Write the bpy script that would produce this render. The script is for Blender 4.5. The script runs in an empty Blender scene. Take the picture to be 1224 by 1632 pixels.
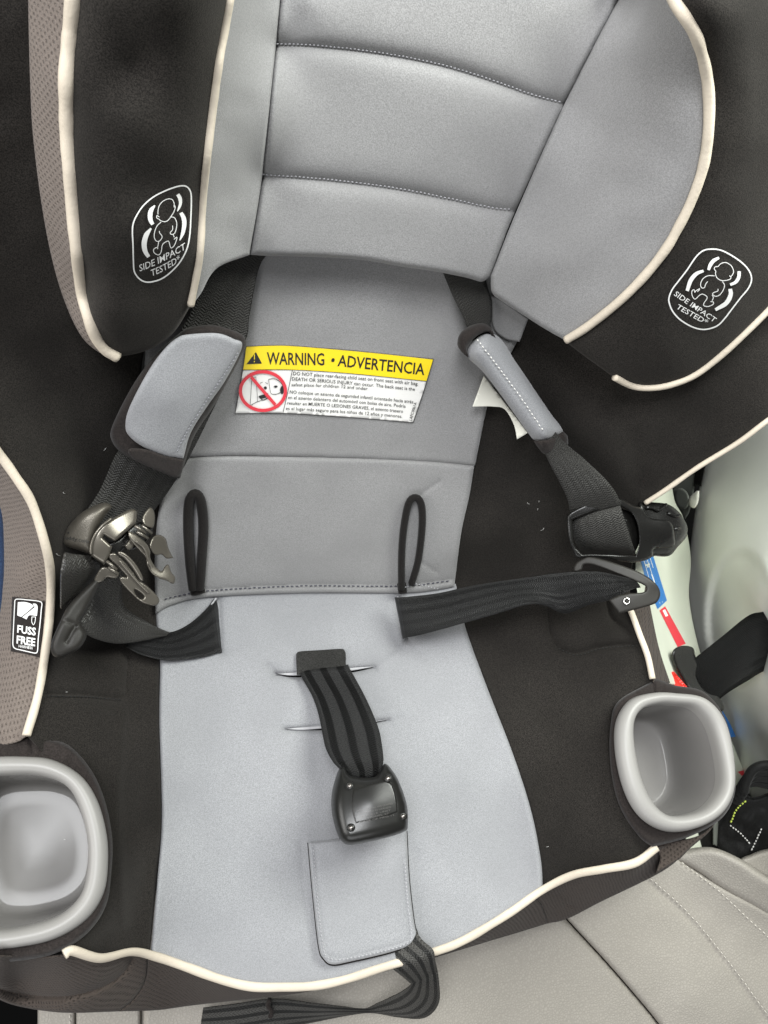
import bpy, bmesh, math, random
import numpy as np
from mathutils import Vector, Matrix
from mathutils.geometry import delaunay_2d_cdt
from mathutils.kdtree import KDTree
random.seed(7)
rng = np.random.RandomState(7)
scene = bpy.context.scene
COL = scene.collection

# ------------------------------------------------------------------ camera
# measured in photograph pixels (1224 x 1632); the camera looks almost straight
# down into the seat, the seat is rolled a little away to the right.
W, H, F = 1224.0, 1632.0, 1187.0
_up = Vector((.25, .15, 1)).normalized()
_xa = Vector((1, 0, -.25)); _xa = (_xa - _up * _xa.dot(_up)).normalized()
_ya = _up.cross(_xa)
R3 = np.array([_xa[:], _ya[:], _up[:]])          # camera axes -> world axes
CAM_LOC = np.array([0.0, 0.0, 0.80])
cd = bpy.data.cameras.new('camera'); cam = bpy.data.objects.new('camera', cd); COL.objects.link(cam)
m = Matrix([list(R3[i]) + [CAM_LOC[i]] for i in range(3)] + [[0, 0, 0, 1]])
cam.matrix_world = m
cd.sensor_width = 36; cd.sensor_fit = 'AUTO'; cd.lens = F / H * 36
cd.clip_start = .02; cd.clip_end = 60
scene.camera = cam

def to_world(c):
    return np.asarray(c, float) @ R3.T + CAM_LOC

# ------------------------------------------------------------------ world + lamps (car cabin, daylight through the windows)
w = bpy.data.worlds.new('World'); scene.world = w; w.use_nodes = True
bg = w.node_tree.nodes['Background']; bg.inputs[0].default_value = (.97, .98, 1.0, 1); bg.inputs[1].default_value = .10

def area(name, cpos, target, sx, sy, power, col):
    ld = bpy.data.lights.new(name, 'AREA'); ld.shape = 'RECTANGLE'; ld.size = sx; ld.size_y = sy
    ld.energy = power; ld.color = col
    o = bpy.data.objects.new(name, ld); COL.objects.link(o)
    p = Vector(to_world(cpos)); t = Vector(to_world(target))
    o.location = p; o.rotation_euler = (t - p).to_track_quat('-Z', 'Y').to_euler()
    return o
area('left_window_light', (-1.05, .12, .40), (0, -.08, -.5), .9, .7, 12.0, (1, .985, .96))
area('windscreen_light', (-.15, -1.15, .55), (0, -.1, -.5), 1.3, .7, 8.0, (.97, .985, 1))
area('rear_window_light', (-.05, .50, .95), (0, -.1, -.5), 0.75, .42, 24.0, (.97, .985, 1))
area('far_window_light', (.62, .50, -.05), (.42, -.05, -.72), .6, .45, 15.0, (.97, 1, .94))

scene.view_settings.view_transform = 'Standard'; scene.view_settings.look = 'None'
scene.view_settings.exposure = 0.0; scene.view_settings.gamma = 1.0
scene.render.engine = 'CYCLES'

# ------------------------------------------------------------------ geometry in camera space
def P(px, py, d):
    px = np.asarray(px, float); py = np.asarray(py, float); d = np.asarray(d, float)
    return np.stack([(px - W / 2) / F * d, -(py - H / 2) / F * d, -d], -1)
def raydirs(px, py):
    return np.stack([(px - W / 2) / F, -(py - H / 2) / F, -np.ones_like(px)], -1)
P0 = P(560., 945., .60)
T = np.array([1, 0, -.25])
def plane(p0, n):
    n = np.asarray(n, float); c = n @ p0
    def f(px, py):
        r = raydirs(np.asarray(px, float), np.asarray(py, float))
        return c / (r @ n)
    return f
N_PAN = np.array([.25, .42, 1.]); N_BACK = np.array([.25, -.6, 1.]); N_UP = np.array([.25, .15, 1.])
PAN = plane(P0, N_PAN); BACK = plane(P0, N_BACK)
nPAN = N_PAN / np.linalg.norm(N_PAN); nBACK = N_BACK / np.linalg.norm(N_BACK); nUP = np.array(_up[:])
def DB(px, py):
    a = PAN(px, py); b = BACK(px, py); k = .012
    h = np.clip(.5 + .5 * (b - a) / k, 0, 1)
    return b + (a - b) * h - k * h * (1 - h) + .003

def tps(ctrl, reg=3e-4):
    c = np.array(ctrl, float); xy = c[:, :2] / 200.; v = c[:, 2]
    n = len(c)
    def ker(r2):
        return np.where(r2 > 1e-12, .5 * r2 * np.log(np.maximum(r2, 1e-12)), 0)
    d2 = ((xy[:, None] - xy[None]) ** 2).sum(-1)
    A = np.zeros((n + 3, n + 3)); A[:n, :n] = ker(d2) + np.eye(n) * reg
    A[:n, n] = 1; A[:n, n + 1:] = xy; A[n, :n] = 1; A[n + 1:, :n] = xy.T
    sol = np.linalg.solve(A, np.concatenate([v, [0, 0, 0]]))
    def f(px, py):
        px = np.asarray(px, float); py = np.asarray(py, float)
        q = np.stack([px, py], -1).reshape(-1, 2) / 200.
        d2 = ((q[:, None] - xy[None]) ** 2).sum(-1)
        r = ker(d2) @ sol[:n] + sol[n] + q @ sol[n + 1:]
        return r.reshape(px.shape)
    return f

HB = tps([(300,1080,.002),(300,1300,.002),(255,1100,.008),(258,1300,.008),(245,1500,.008),(420,1050,0),(560,1100,0),(560,1300,0),(560,1530,0),(400,1500,0),(740,1060,.002),(800,1200,.002),(850,1330,.004),(862,1400,.004),(700,1300,0),(480,1000,0),
 (320,760,0),(560,900,0),(740,760,0),(560,740,0),(560,600,0),(560,430,0),(400,430,0),(770,430,0),(740,600,0),(340,600,0),(720,900,0),(755,740,0),(790,600,0),(840,520,.005),(250,850,.006),(235,960,.01),
 (232,600,.004),(150,600,.022),(80,600,.045),(10,650,.07),(0,725,.08),(40,780,.082),(85,880,.085),(80,1000,.078),(40,1170,.075),(200,700,.01),(150,800,.032),(150,950,.04),(200,1000,.022),(130,1100,.05),(200,1150,.03),(205,1350,.03),(180,1200,.042),(185,1400,.045),(100,1190,.062),(60,1360,.07),(150,1490,.05),(100,1512,.058),(225,1512,.014),
 (0,0,.03),(30,300,.03),(30,500,.04),(120,500,.02),(200,560,.006),(-40,-40,.03),
 (800,760,.005),(880,650,.02),(950,650,.045),(1000,700,.055),(1040,790,.062),(1120,745,.08),(1224,670,.1),(1224,560,.09),(1050,600,.06),(900,560,.015),(1000,620,.045),
 (850,850,.015),(950,900,.045),(1000,950,.07),(1010,1000,.075),(1045,1080,.075),(950,1050,.05),(850,1050,.018),(800,1100,.006),(880,1200,.02),(960,1200,.055),(985,1300,.06),(1000,1340,.06),(1045,1350,.06),(910,1330,.03),(940,1380,.035),(880,1395,.01)])
def BASE(px, py):
    return DB(px, py) - HB(px, py)
HH = tps([(560,0,.033),(700,0,.033),(850,0,.033),(650,200,.033),(600,350,.032),(520,200,.033),(780,200,.033),(740,370,.032),(480,380,.032),(560,420,.031),(700,430,.031),(485,0,.032),(475,70,.032),(455,280,.032),(438,395,.031),(950,0,.032),(862,165,.032),(788,335,.032),
 (365,0,.082),(350,100,.082),(333,250,.078),(318,400,.07),(305,480,.06),(445,0,.03),(440,70,.03),(418,280,.03),(400,405,.03),
 (105,0,.085),(97,130,.085),(112,270,.083),(125,400,.078),(150,500,.07),(185,570,.055),(220,100,.09),(220,300,.088),(230,450,.075),(235,540,.06),
 (45,0,.06),(47,130,.06),(60,260,.058),(90,400,.052),(120,480,.05),(365,-40,.082),(105,-40,.085),(445,-40,.03),
 (985,0,.032),(900,165,.032),(822,335,.032),(780,440,.032),(840,505,.036),(900,545,.058),(950,520,.073),(1010,450,.088),(1070,380,.098),(1115,300,.103),(1130,210,.104),(1120,110,.104),(1075,0,.104),
 (1224,100,.1),(1224,300,.1),(1150,450,.105),(1060,560,.09),(975,598,.07),(1010,612,.068),(1130,590,.085),(1224,520,.095),(960,300,.066),(1000,200,.07),(900,420,.058),(1020,60,.07),(1240,-40,.1)])
def HEAD(px, py):
    return BACK(px, py) - HH(px, py)
def over(f, h):
    return lambda px, py: f(px, py) - (h(px, py) if callable(h) else h)
def depth_tps(ctrl, reg=3e-4):
    return tps(ctrl, reg)

# ------------------------------------------------------------------ curves
def catmull(p, closed, step):
    p = np.asarray(p, float); n = len(p)
    if n < 3 and not closed:
        L = np.linalg.norm(np.diff(p, axis=0), axis=1).sum(); k = max(2, int(L / step) + 1)
        return p[0] + (p[-1] - p[0]) * np.linspace(0, 1, k)[:, None]
    if closed: q = np.vstack([p[-1], p, p[0], p[1]])
    else: q = np.vstack([2 * p[0] - p[1], p, 2 * p[-1] - p[-2]])
    out = []
    for i in range(len(q) - 3):
        a, b, c, d = q[i:i + 4]
        k = max(1, int(np.linalg.norm(c[:2] - b[:2]) / step + .5))
        t = np.linspace(0, 1, k, endpoint=False)[:, None]
        out.append(.5 * ((2 * b) + (-a + c) * t + (2 * a - 5 * b + 4 * c - d) * t ** 2 + (-a + 3 * b - 3 * c + d) * t ** 3))
    out = np.vstack(out)
    if not closed: out = np.vstack([out, p[-1]])
    return out
def outline(pts, step=4):
    """closed outline; points are (x,y) smooth or (x,y,1) corner"""
    n = len(pts); corners = [i for i, p in enumerate(pts) if len(p) > 2 and p[2]]
    xy = [p[:2] for p in pts]
    if not corners: return catmull(xy, True, step)
    out = []
    for a, c in enumerate(corners):
        e = corners[(a + 1) % len(corners)]
        if e <= c: e += n
        seg = [xy[i % n] for i in range(c, e + 1)]
        out.append(catmull(seg, False, step)[:-1])
    return np.vstack(out)
def path(pts, step=4): return catmull(pts, False, step)

_trees = {}
def dist_to(q, line, closed=False):
    key = (id(line), closed)
    if key not in _trees:
        l = np.vstack([line, line[:1]]) if closed else line
        pts = []
        for p0_, p1_ in zip(l[:-1], l[1:]):
            k = max(1, int(np.linalg.norm(p1_ - p0_)))
            pts.append(p0_ + (p1_ - p0_) * (np.arange(k) / k)[:, None])
        pts.append(l[-1:]); pts = np.vstack(pts); kd = KDTree(len(pts))
        for i, p in enumerate(pts): kd.insert((p[0], p[1], 0), i)
        kd.balance(); _trees[key] = (kd, line)
    fn = _trees[key][0].find
    return np.array([fn((x, y, 0))[2] for x, y in q.tolist()]) if len(q) else np.zeros(0)
def inside(q, poly):
    x, y = q[:, 0], q[:, 1]; r = np.zeros(len(q), bool)
    a = poly; b = np.roll(poly, -1, 0)
    for (x0, y0), (x1, y1) in zip(a, b):
        if y0 == y1: continue
        r ^= ((y0 > y) != (y1 > y)) & (x < (x1 - x0) * (y - y0) / (y1 - y0) + x0)
    return r
def lumps(px, py, scale, amp, seed):
    r = np.random.RandomState(seed); o = np.zeros_like(px)
    for i in range(7):
        th = r.uniform(0, 6.28); k = 6.28 / scale * r.uniform(.5, 1.6)
        o += np.sin((px * math.cos(th) + py * math.sin(th)) * k + r.uniform(0, 6.28) + 1.3 * np.sin((px * math.sin(th) - py * math.cos(th)) * k * .6))
    return o / 7 * amp

# ------------------------------------------------------------------ objects
def tag(o, label=None, cat=None, group=None, kind=None):
    if label: o['label'] = label
    if cat: o['category'] = cat
    if group: o['group'] = group
    if kind: o['kind'] = kind
    return o
def thing(name, label, cat, c, group=None):
    o = bpy.data.objects.new(name, None); COL.objects.link(o); o.empty_display_size = .02
    o.location = to_world(c); tag(o, label, cat, group); return o
def root_loc(o):
    while o.parent: o = o.parent
    return np.array(o.location)
def link(name, V, faces, mat, parent=None, smooth=True, cam_space=True, uv=None, kind=None):
    V = to_world(V) if cam_space else np.asarray(V, float)
    if parent is not None: loc = root_loc(parent)
    else: loc = np.array([V[:, 0].mean(), V[:, 1].mean(), V[:, 2].min()])
    me = bpy.data.meshes.new(name); me.from_pydata((V - loc).tolist(), [], [list(map(int, f)) for f in faces])
    if uv is not None:
        lay = me.uv_layers.new(name='UVMap')
        li = np.empty(len(me.loops), np.int32); me.loops.foreach_get('vertex_index', li)
        lay.data.foreach_set('uv', np.asarray(uv, np.float32)[li].ravel())
    if smooth: me.polygons.foreach_set('use_smooth', [True] * len(me.polygons))
    me.materials.append(mat)
    o = bpy.data.objects.new(name, me); COL.objects.link(o)
    if parent is not None: o.parent = parent
    else: o.location = loc
    if kind: o['kind'] = kind
    return o

def patch(name, pts, df, mat, parent=None, thick=.01, r=8, drop=.003, grooves=(), holes=(), step=9, noise=None, away=None, ostep=4, ledge=0, ret=False, kind=None, bulge=0):
    """a cushion / plate: outline in photo pixels lying on the surface df, rounded edge, real thickness"""
    ol = outline(pts, ostep); hs = [outline(h, ostep) for h in holes]
    loops = [ol] + hs
    allb = np.vstack(loops)
    lo = ol.min(0); hi = ol.max(0)
    fine = max(1.5, min(4, r / 3.))
    def grid(s):
        xs = np.arange(lo[0], hi[0], s); ys = np.arange(lo[1], hi[1], s * .866)
        g = np.array(np.meshgrid(xs, ys)).astype(float); g[0, 1::2] += s / 2
        return g.reshape(2, -1).T
    def keep(q):
        k = inside(q, ol)
        for h in hs: k &= ~inside(q, h)
        return q[k]
    gl = [path(g[0], 4) for g in grooves]
    q = keep(grid(step))
    def bd(q): return np.min([dist_to(q, l, True) for l in loops], 0)
    t = bd(q); zone = r * 1.1 + 1
    far = t > zone
    for g, G in zip(gl, grooves): far &= dist_to(q, g) > G[1] * 2
    q = q[far]
    f = keep(grid(fine)); tf = bd(f)
    near = tf < zone
    for g, G in zip(gl, grooves): near |= dist_to(f, g) < G[1] * 2
    near &= tf > fine * .55
    f = f[near]
    inner = np.vstack([q, f])
    if gl:
        gp = keep(np.vstack(gl)); gp = gp[bd(gp) > fine * .6]
        if len(gp):
            m_ = np.ones(len(inner), bool)
            for g in gl: m_ &= dist_to(inner, g) > fine * .5
            inner = np.vstack([inner[m_], gp])
    pts2 = np.vstack([allb, inner])
    edges = []; s = 0
    for l in loops:
        n = len(l); edges += [(s + i, s + (i + 1) % n) for i in range(n)]; s += n
    vs, es, fs, ov, oe, of = delaunay_2d_cdt([Vector(p) for p in pts2], edges, [], 0, 1e-5)
    v2 = np.array([v[:] for v in vs]); tri = np.array([f_ for f_ in fs if len(f_) == 3])
    c = v2[tri].mean(1); k = inside(c, ol)
    for h in hs: k &= ~inside(c, h)
    a, b, cc = v2[tri[:, 0]], v2[tri[:, 1]], v2[tri[:, 2]]
    ar = np.abs((b[:, 0]-a[:, 0])*(cc[:, 1]-a[:, 1])-(b[:, 1]-a[:, 1])*(cc[:, 0]-a[:, 0]))
    k &= ar > 1e-4
    tri = tri[k]
    used = np.unique(tri); mp = -np.ones(len(v2), int); mp[used] = np.arange(len(used)); v2 = v2[used]; tri = mp[tri]
    px, py = v2[:, 0], v2[:, 1]
    t = bd(v2)
    d = df(px, py)
    if r > 0:
        u = np.clip(1 - t / r, 0, 1); d = d + drop * (1 - np.sqrt(np.maximum(0, 1 - u * u)))
    if bulge:
        d = d - bulge * (1 - np.exp(-t / 40.))
    for g, G in zip(gl, grooves):
        dd = dist_to(v2, g)
        d = d + G[2] * np.exp(-(dd / G[1]) ** (G[3] if len(G) > 3 else 1.))
    if noise:
        d = d + lumps(px, py, noise[0], noise[1], noise[2] if len(noise) > 2 else 1) * np.clip(t / 20, 0, 1)
    V = P(px, py, d)
    # orientation
    nn = np.cross(V[tri[:, 1]] - V[tri[:, 0]], V[tri[:, 2]] - V[tri[:, 0]])
    flip = (nn * V[tri[:, 0]]).sum(1) > 0
    tri[flip] = tri[flip][:, ::-1]
    # skirt
    ed = {}
    for f_ in tri:
        for i in range(3):
            e = (f_[i], f_[(i + 1) % 3])
            ed[e] = 1
    bnd = [e for e in ed if (e[1], e[0]) not in ed]
    faces = tri.tolist()
    if thick > 0:
        ids = sorted(set([e[0] for e in bnd] + [e[1] for e in bnd]))
        rd = V[ids] / np.linalg.norm(V[ids], axis=1)[:, None] if away is None else np.tile(-np.asarray(away), (len(ids), 1))
        low = V[ids] + rd * thick
        mp2 = {v: len(V) + i for i, v in enumerate(ids)}
        V = np.vstack([V, low])
        for a_, b_ in bnd: faces.append([b_, a_, mp2[a_], mp2[b_]])
    return link(name, V, faces, mat, parent, kind=kind)

def frames(C, closed=False):
    C = np.asarray(C, float); n = len(C)
    if closed: tg = np.roll(C, -1, 0) - np.roll(C, 1, 0)
    else: tg = np.gradient(C, axis=0)
    tg /= np.linalg.norm(tg, axis=1)[:, None] + 1e-12
    up = np.array([0, 0, 1.])      # towards the viewer's side: piping stands on the cloth
    s = np.cross(tg, up); s /= np.linalg.norm(s, axis=1)[:, None] + 1e-9
    u = np.cross(s, tg)
    return tg, s, u
def tube_geo(C, ra, rb=None, seg=10, closed=False, cap=True):
    C = np.asarray(C, float); n = len(C); tg, s, u = frames(C, closed)
    ra = np.broadcast_to(np.asarray(ra, float), (n,)); rb = ra if rb is None else np.broadcast_to(np.asarray(rb, float), (n,))
    th = np.linspace(0, 2 * math.pi, seg, endpoint=False)
    V = (C[:, None] + s[:, None] * (np.cos(th)[None, :, None] * ra[:, None, None]) + u[:, None] * (np.sin(th)[None, :, None] * rb[:, None, None])).reshape(-1, 3)
    Fc = []
    for i in range(n if closed else n - 1):
        j = (i + 1) % n
        for k in range(seg):
            l = (k + 1) % seg
            Fc.append([i * seg + k, j * seg + k, j * seg + l, i * seg + l])
    if cap and not closed:
        Fc.append(list(range(seg)))
        Fc.append([(n - 1) * seg + k for k in range(seg)][::-1])
    return V, Fc
def join(geos):
    V = []; Fc = []; o = 0
    for v, f in geos:
        V.append(v); Fc += [[i + o for i in x] for x in f]; o += len(v)
    return np.vstack(V), Fc
def tube(name, pts, df, rad, mat, parent, lift=0, rb=None, seg=10, closed=False, step=4, taper=False, kind=None, wob=0):
    q = catmull(pts, closed, step); d = df(q[:, 0], q[:, 1]) - lift
    r_ = np.full(len(q), rad)
    if wob: r_ = r_ * (1 + wob * lumps(q[:, 0], q[:, 1], 60, 1, 5))
    if taper:
        s = np.linspace(0, 1, len(q)); r_ = r_ * np.clip(np.minimum(s, 1 - s) * 12, .25, 1)
    V, Fc = tube_geo(P(q[:, 0], q[:, 1], d), r_, None if rb is None else r_ * rb / rad, seg, closed)
    return link(name, V, Fc, mat, parent, kind=kind)

def dash_geo(a, b, r_, up=(0, 0, 1)):
    a = np.asarray(a); b = np.asarray(b); m_ = (a + b) / 2; t = b - a; t = t / (np.linalg.norm(t) + 1e-9)
    s = np.cross(t, up); s /= np.linalg.norm(s) + 1e-9; u = np.cross(s, t)
    V = [a - u * r_ * .6]
    for c in (a * .75 + b * .25 + u * r_ * .3, a * .25 + b * .75 + u * r_ * .3):
        for k in range(4):
            th = k * math.pi / 2
            V.append(c + s * math.cos(th) * r_ + u * math.sin(th) * r_)
    V.append(b - u * r_ * .6)
    Fc = [[0, 2, 1], [0, 3, 2], [0, 4, 3], [0, 1, 4]]
    for k in range(4): Fc.append([1 + k, 1 + (k + 1) % 4, 5 + (k + 1) % 4, 5 + k])
    Fc += [[9, 5, 6], [9, 6, 7], [9, 7, 8], [9, 8, 5]]
    return np.array(V), Fc
def stitches(paths, df, mat, parent, pitch=7, frac=.7, rad=.00035, lift=.0003, name='stitching', jit=.4):
    geos = []
    for pts in paths:
        q = path(pts, 1.0); L = np.concatenate([[0], np.cumsum(np.linalg.norm(np.diff(q, axis=0), axis=1))])
        x = 0.
        while x + pitch * frac < L[-1]:
            a = [np.interp(x, L, q[:, i]) + random.uniform(-jit, jit) for i in (0, 1)]
            b = [np.interp(x + pitch * frac, L, q[:, i]) + random.uniform(-jit, jit) for i in (0, 1)]
            da = float(df(np.array([a[0]]), np.array([a[1]]))[0]) - lift; db_ = float(df(np.array([b[0]]), np.array([b[1]]))[0]) - lift
            geos.append(dash_geo(P(*a, da), P(*b, db_), rad)); x += pitch
    V, Fc = join(geos)
    return link(name, V, Fc, mat, parent, kind='stuff')

def strap(name, pairs, df, mat, parent, thick=.0013, nw=10, camber=.0, step=6, wobble=0):
    """webbing: pairs of left / right edge points (xl,yl,hl, xr,yr,hr), h above df"""
    A = np.array(pairs, float)
    L = P(A[:, 0], A[:, 1], df(A[:, 0], A[:, 1]) - A[:, 2]); Rr = P(A[:, 3], A[:, 4], df(A[:, 3], A[:, 4]) - A[:, 5])
    J = np.hstack([L, Rr]); n = len(J)
    q = np.vstack([2 * J[0] - J[1], J, 2 * J[-1] - J[-2]]); out = []
    for i in range(n - 1):
        a, b, c, d = q[i:i + 4]; k = max(2, int(np.linalg.norm((c - b)[:3]) / .0035), int(np.linalg.norm((c - b)[3:]) / .0035))
        t = np.linspace(0, 1, k, endpoint=False)[:, None]
        out.append(.5 * ((2 * b) + (-a + c) * t + (2 * a - 5 * b + 4 * c - d) * t ** 2 + (-a + 3 * b - 3 * c + d) * t ** 3))
    out.append(J[-1:]); J = np.vstack(out); L = J[:, :3]; Rr = J[:, 3:]
    u = np.linspace(0, 1, nw + 1); m_ = len(J)
    V = L[:, None] * (1 - u)[None, :, None] + Rr[:, None] * u[None, :, None]
    if camber: V[..., 2] += camber * (1 - (2 * u - 1) ** 2)[None]
    mid = (L + Rr) / 2; ln = np.concatenate([[0], np.cumsum(np.linalg.norm(np.diff(mid, axis=0), axis=1))])
    if wobble:
        V[..., 2] += wobble * np.sin(ln[:, None] * 120 + u[None] * 5)
    wd = .038
    uv = np.stack([np.broadcast_to(u * wd, (m_, nw + 1)), np.broadcast_to(ln[:, None], (m_, nw + 1))], -1).reshape(-1, 2)
    tv = np.gradient(V, axis=0); tu = np.gradient(V, axis=1); nr = np.cross(tu, tv); nr /= np.linalg.norm(nr, axis=-1)[..., None] + 1e-9
    # consistent side
    top = (V + nr * thick / 2).reshape(-1, 3); bot = (V - nr * thick / 2).reshape(-1, 3)
    K = nw + 1; Fc = []; o = m_ * K
    for i in range(m_ - 1):
        for k in range(nw):
            a, b, c, d = i * K + k, i * K + k + 1, (i + 1) * K + k + 1, (i + 1) * K + k
            Fc.append([a, b, c, d]); Fc.append([o + d, o + c, o + b, o + a])
        for k in (0, nw):
            a, b = i * K + k, (i + 1) * K + k
            Fc.append([a, b, o + b, o + a] if k == 0 else [b, a, o + a, o + b])
    for i in (0, m_ - 1):
        for k in range(nw):
            a, b = i * K + k, i * K + k + 1
            Fc.append([b, a, o + a, o + b] if i == 0 else [a, b, o + b, o + a])
    return link(name, np.vstack([top, bot]), Fc, mat, parent, uv=np.vstack([uv, uv]))

# ---- flat print: 2-D polygons laid on a surface
def ribbon2d(pts, wd, closed=False, step=3):
    q = catmull(pts, closed, step)
    if closed: t = np.roll(q, -1, 0) - np.roll(q, 1, 0)
    else: t = np.gradient(q, axis=0)
    t /= np.linalg.norm(t, axis=1)[:, None] + 1e-9
    nn = np.stack([-t[:, 1], t[:, 0]], -1); w_ = np.asarray(wd, float)
    if w_.ndim == 0: w_ = np.full(len(q), float(w_))
    else: w_ = np.interp(np.linspace(0, 1, len(q)), np.linspace(0, 1, len(w_)), w_)
    V = np.vstack([q + nn * w_[:, None] / 2, q - nn * w_[:, None] / 2]); n = len(q)
    Fc = [[i, (i + 1) % n, n + (i + 1) % n, n + i] for i in range(n if closed else n - 1)]
    return V, Fc
def fill2d(pts, step=3, smooth=True):
    q = outline(pts, step); n = len(q)
    vs, es, fs, *_ = delaunay_2d_cdt([Vector(p) for p in q], [(i, (i + 1) % n) for i in range(n)], [], 0, 1e-5)
    v = np.array([x[:] for x in vs]); f = [list(x) for x in fs if inside(v[list(x)].mean(0)[None], q)[0]]
    return v, f
_tc = {}
def text2d(s, bold=0.0, res=2):
    key = (s, bold)
    if key in _tc: return _tc[key]
    c = bpy.data.curves.new('lettering', 'FONT'); c.body = s; c.size = 1; c.resolution_u = res; c.offset = bold
    o = bpy.data.objects.new('lettering', c); COL.objects.link(o)
    dg = bpy.context.evaluated_depsgraph_get(); me = bpy.data.meshes.new_from_object(o.evaluated_get(dg))
    v = np.array([x.co[:2] for x in me.vertices]).reshape(-1, 2); f = [list(p.vertices) for p in me.polygons]
    bpy.data.objects.remove(o); bpy.data.curves.remove(c); bpy.data.meshes.remove(me)
    _tc[key] = (v, f); return v, f
def text_on(s, p0, p1, height, up=None, bold=0., sag=0., shear=0.):
    """text from pixel p0 to p1 along the baseline; height = cap height in pixels; up = direction of letters"""
    v, f = text2d(s, bold); v = v.copy()
    x0, x1 = v[:, 0].min(), v[:, 0].max(); u = (v[:, 0] - x0) / (x1 - x0); h = v[:, 1] / .69
    p0 = np.array(p0, float); p1 = np.array(p1, float); e = p1 - p0
    if up is None: up = np.array([e[1], -e[0]]) / np.linalg.norm(e)
    up = np.asarray(up, float)
    q = p0 + u[:, None] * e + h[:, None] * height * up - (4 * u * (1 - u))[:, None] * sag * up
    return q, f
def print_on(name, geos, df, lift, mat, parent, kind=None):
    V2, Fc = join(geos)
    V = P(V2[:, 0], V2[:, 1], df(V2[:, 0], V2[:, 1]) - lift)
    F2 = []
    for f in Fc:
        a, b, c = V[f[0]], V[f[1]], V[f[2]]
        F2.append(f if np.dot(np.cross(b - a, c - a), a) < 0 else f[::-1])
    return link(name, V, F2, mat, parent, smooth=False, kind=kind)

# ------------------------------------------------------------------ materials
def newmat(name):
    mt = bpy.data.materials.new(name); mt.use_nodes = True; nt = mt.node_tree
    b = nt.nodes['Principled BSDF']; return mt, nt, b
def N(nt, t, **kw):
    n = nt.nodes.new(t)
    for k, v in kw.items():
        if k in n.inputs.keys(): n.inputs[k].default_value = v
        else: setattr(n, k, v)
    return n
def mixc(nt, fac, a, b):
    mx = nt.nodes.new('ShaderNodeMix'); mx.data_type = 'RGBA'
    if isinstance(fac, float): mx.inputs[0].default_value = fac
    else: nt.links.new(fac, mx.inputs[0])
    for i, c in ((6, a), (7, b)):
        if isinstance(c, tuple): mx.inputs[i].default_value = c + (1,) if len(c) == 3 else c
        else: nt.links.new(c, mx.inputs[i])
    return mx.outputs[2]
def ramp(nt, v, p0, p1):
    r_ = nt.nodes.new('ShaderNodeMapRange'); r_.inputs[1].default_value = p0; r_.inputs[2].default_value = p1; nt.links.new(v, r_.inputs[0]); return r_.outputs[0]
def fabric(name, c1, c2, scale=1500, bump=.25, sheen=.35, big=.05, rough=.9, sheencol=None):
    mt, nt, b = newmat(name)
    tc = N(nt, 'ShaderNodeTexCoord')
    n1 = N(nt, 'ShaderNodeTexNoise', Scale=float(scale), Detail=2.0, Roughness=.6); nt.links.new(tc.outputs['Object'], n1.inputs['Vector'])
    n2 = N(nt, 'ShaderNodeTexNoise', Scale=14.0, Detail=2.0); nt.links.new(tc.outputs['Object'], n2.inputs['Vector'])
    c = mixc(nt, ramp(nt, n1.outputs[0], .36, .64), c1, c2)
    dk = tuple(x * (1 - big) for x in c1)
    c = mixc(nt, ramp(nt, n2.outputs[0], .62, .35), c, mixc(nt, .5, c, dk))
    nt.links.new(c, b.inputs['Base Color'])
    b.inputs['Roughness'].default_value = rough; b.inputs['Specular IOR Level'].default_value = .15
    b.inputs['Sheen Weight'].default_value = sheen; b.inputs['Sheen Roughness'].default_value = .5
    b.inputs['Sheen Tint'].default_value = (sheencol or (1, 1, 1)) + (1,)
    bp = N(nt, 'ShaderNodeBump', Strength=bump, Distance=.0004); nt.links.new(n1.outputs[0], bp.inputs['Height']); nt.links.new(bp.outputs[0], b.inputs['Normal'])
    return mt
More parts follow.
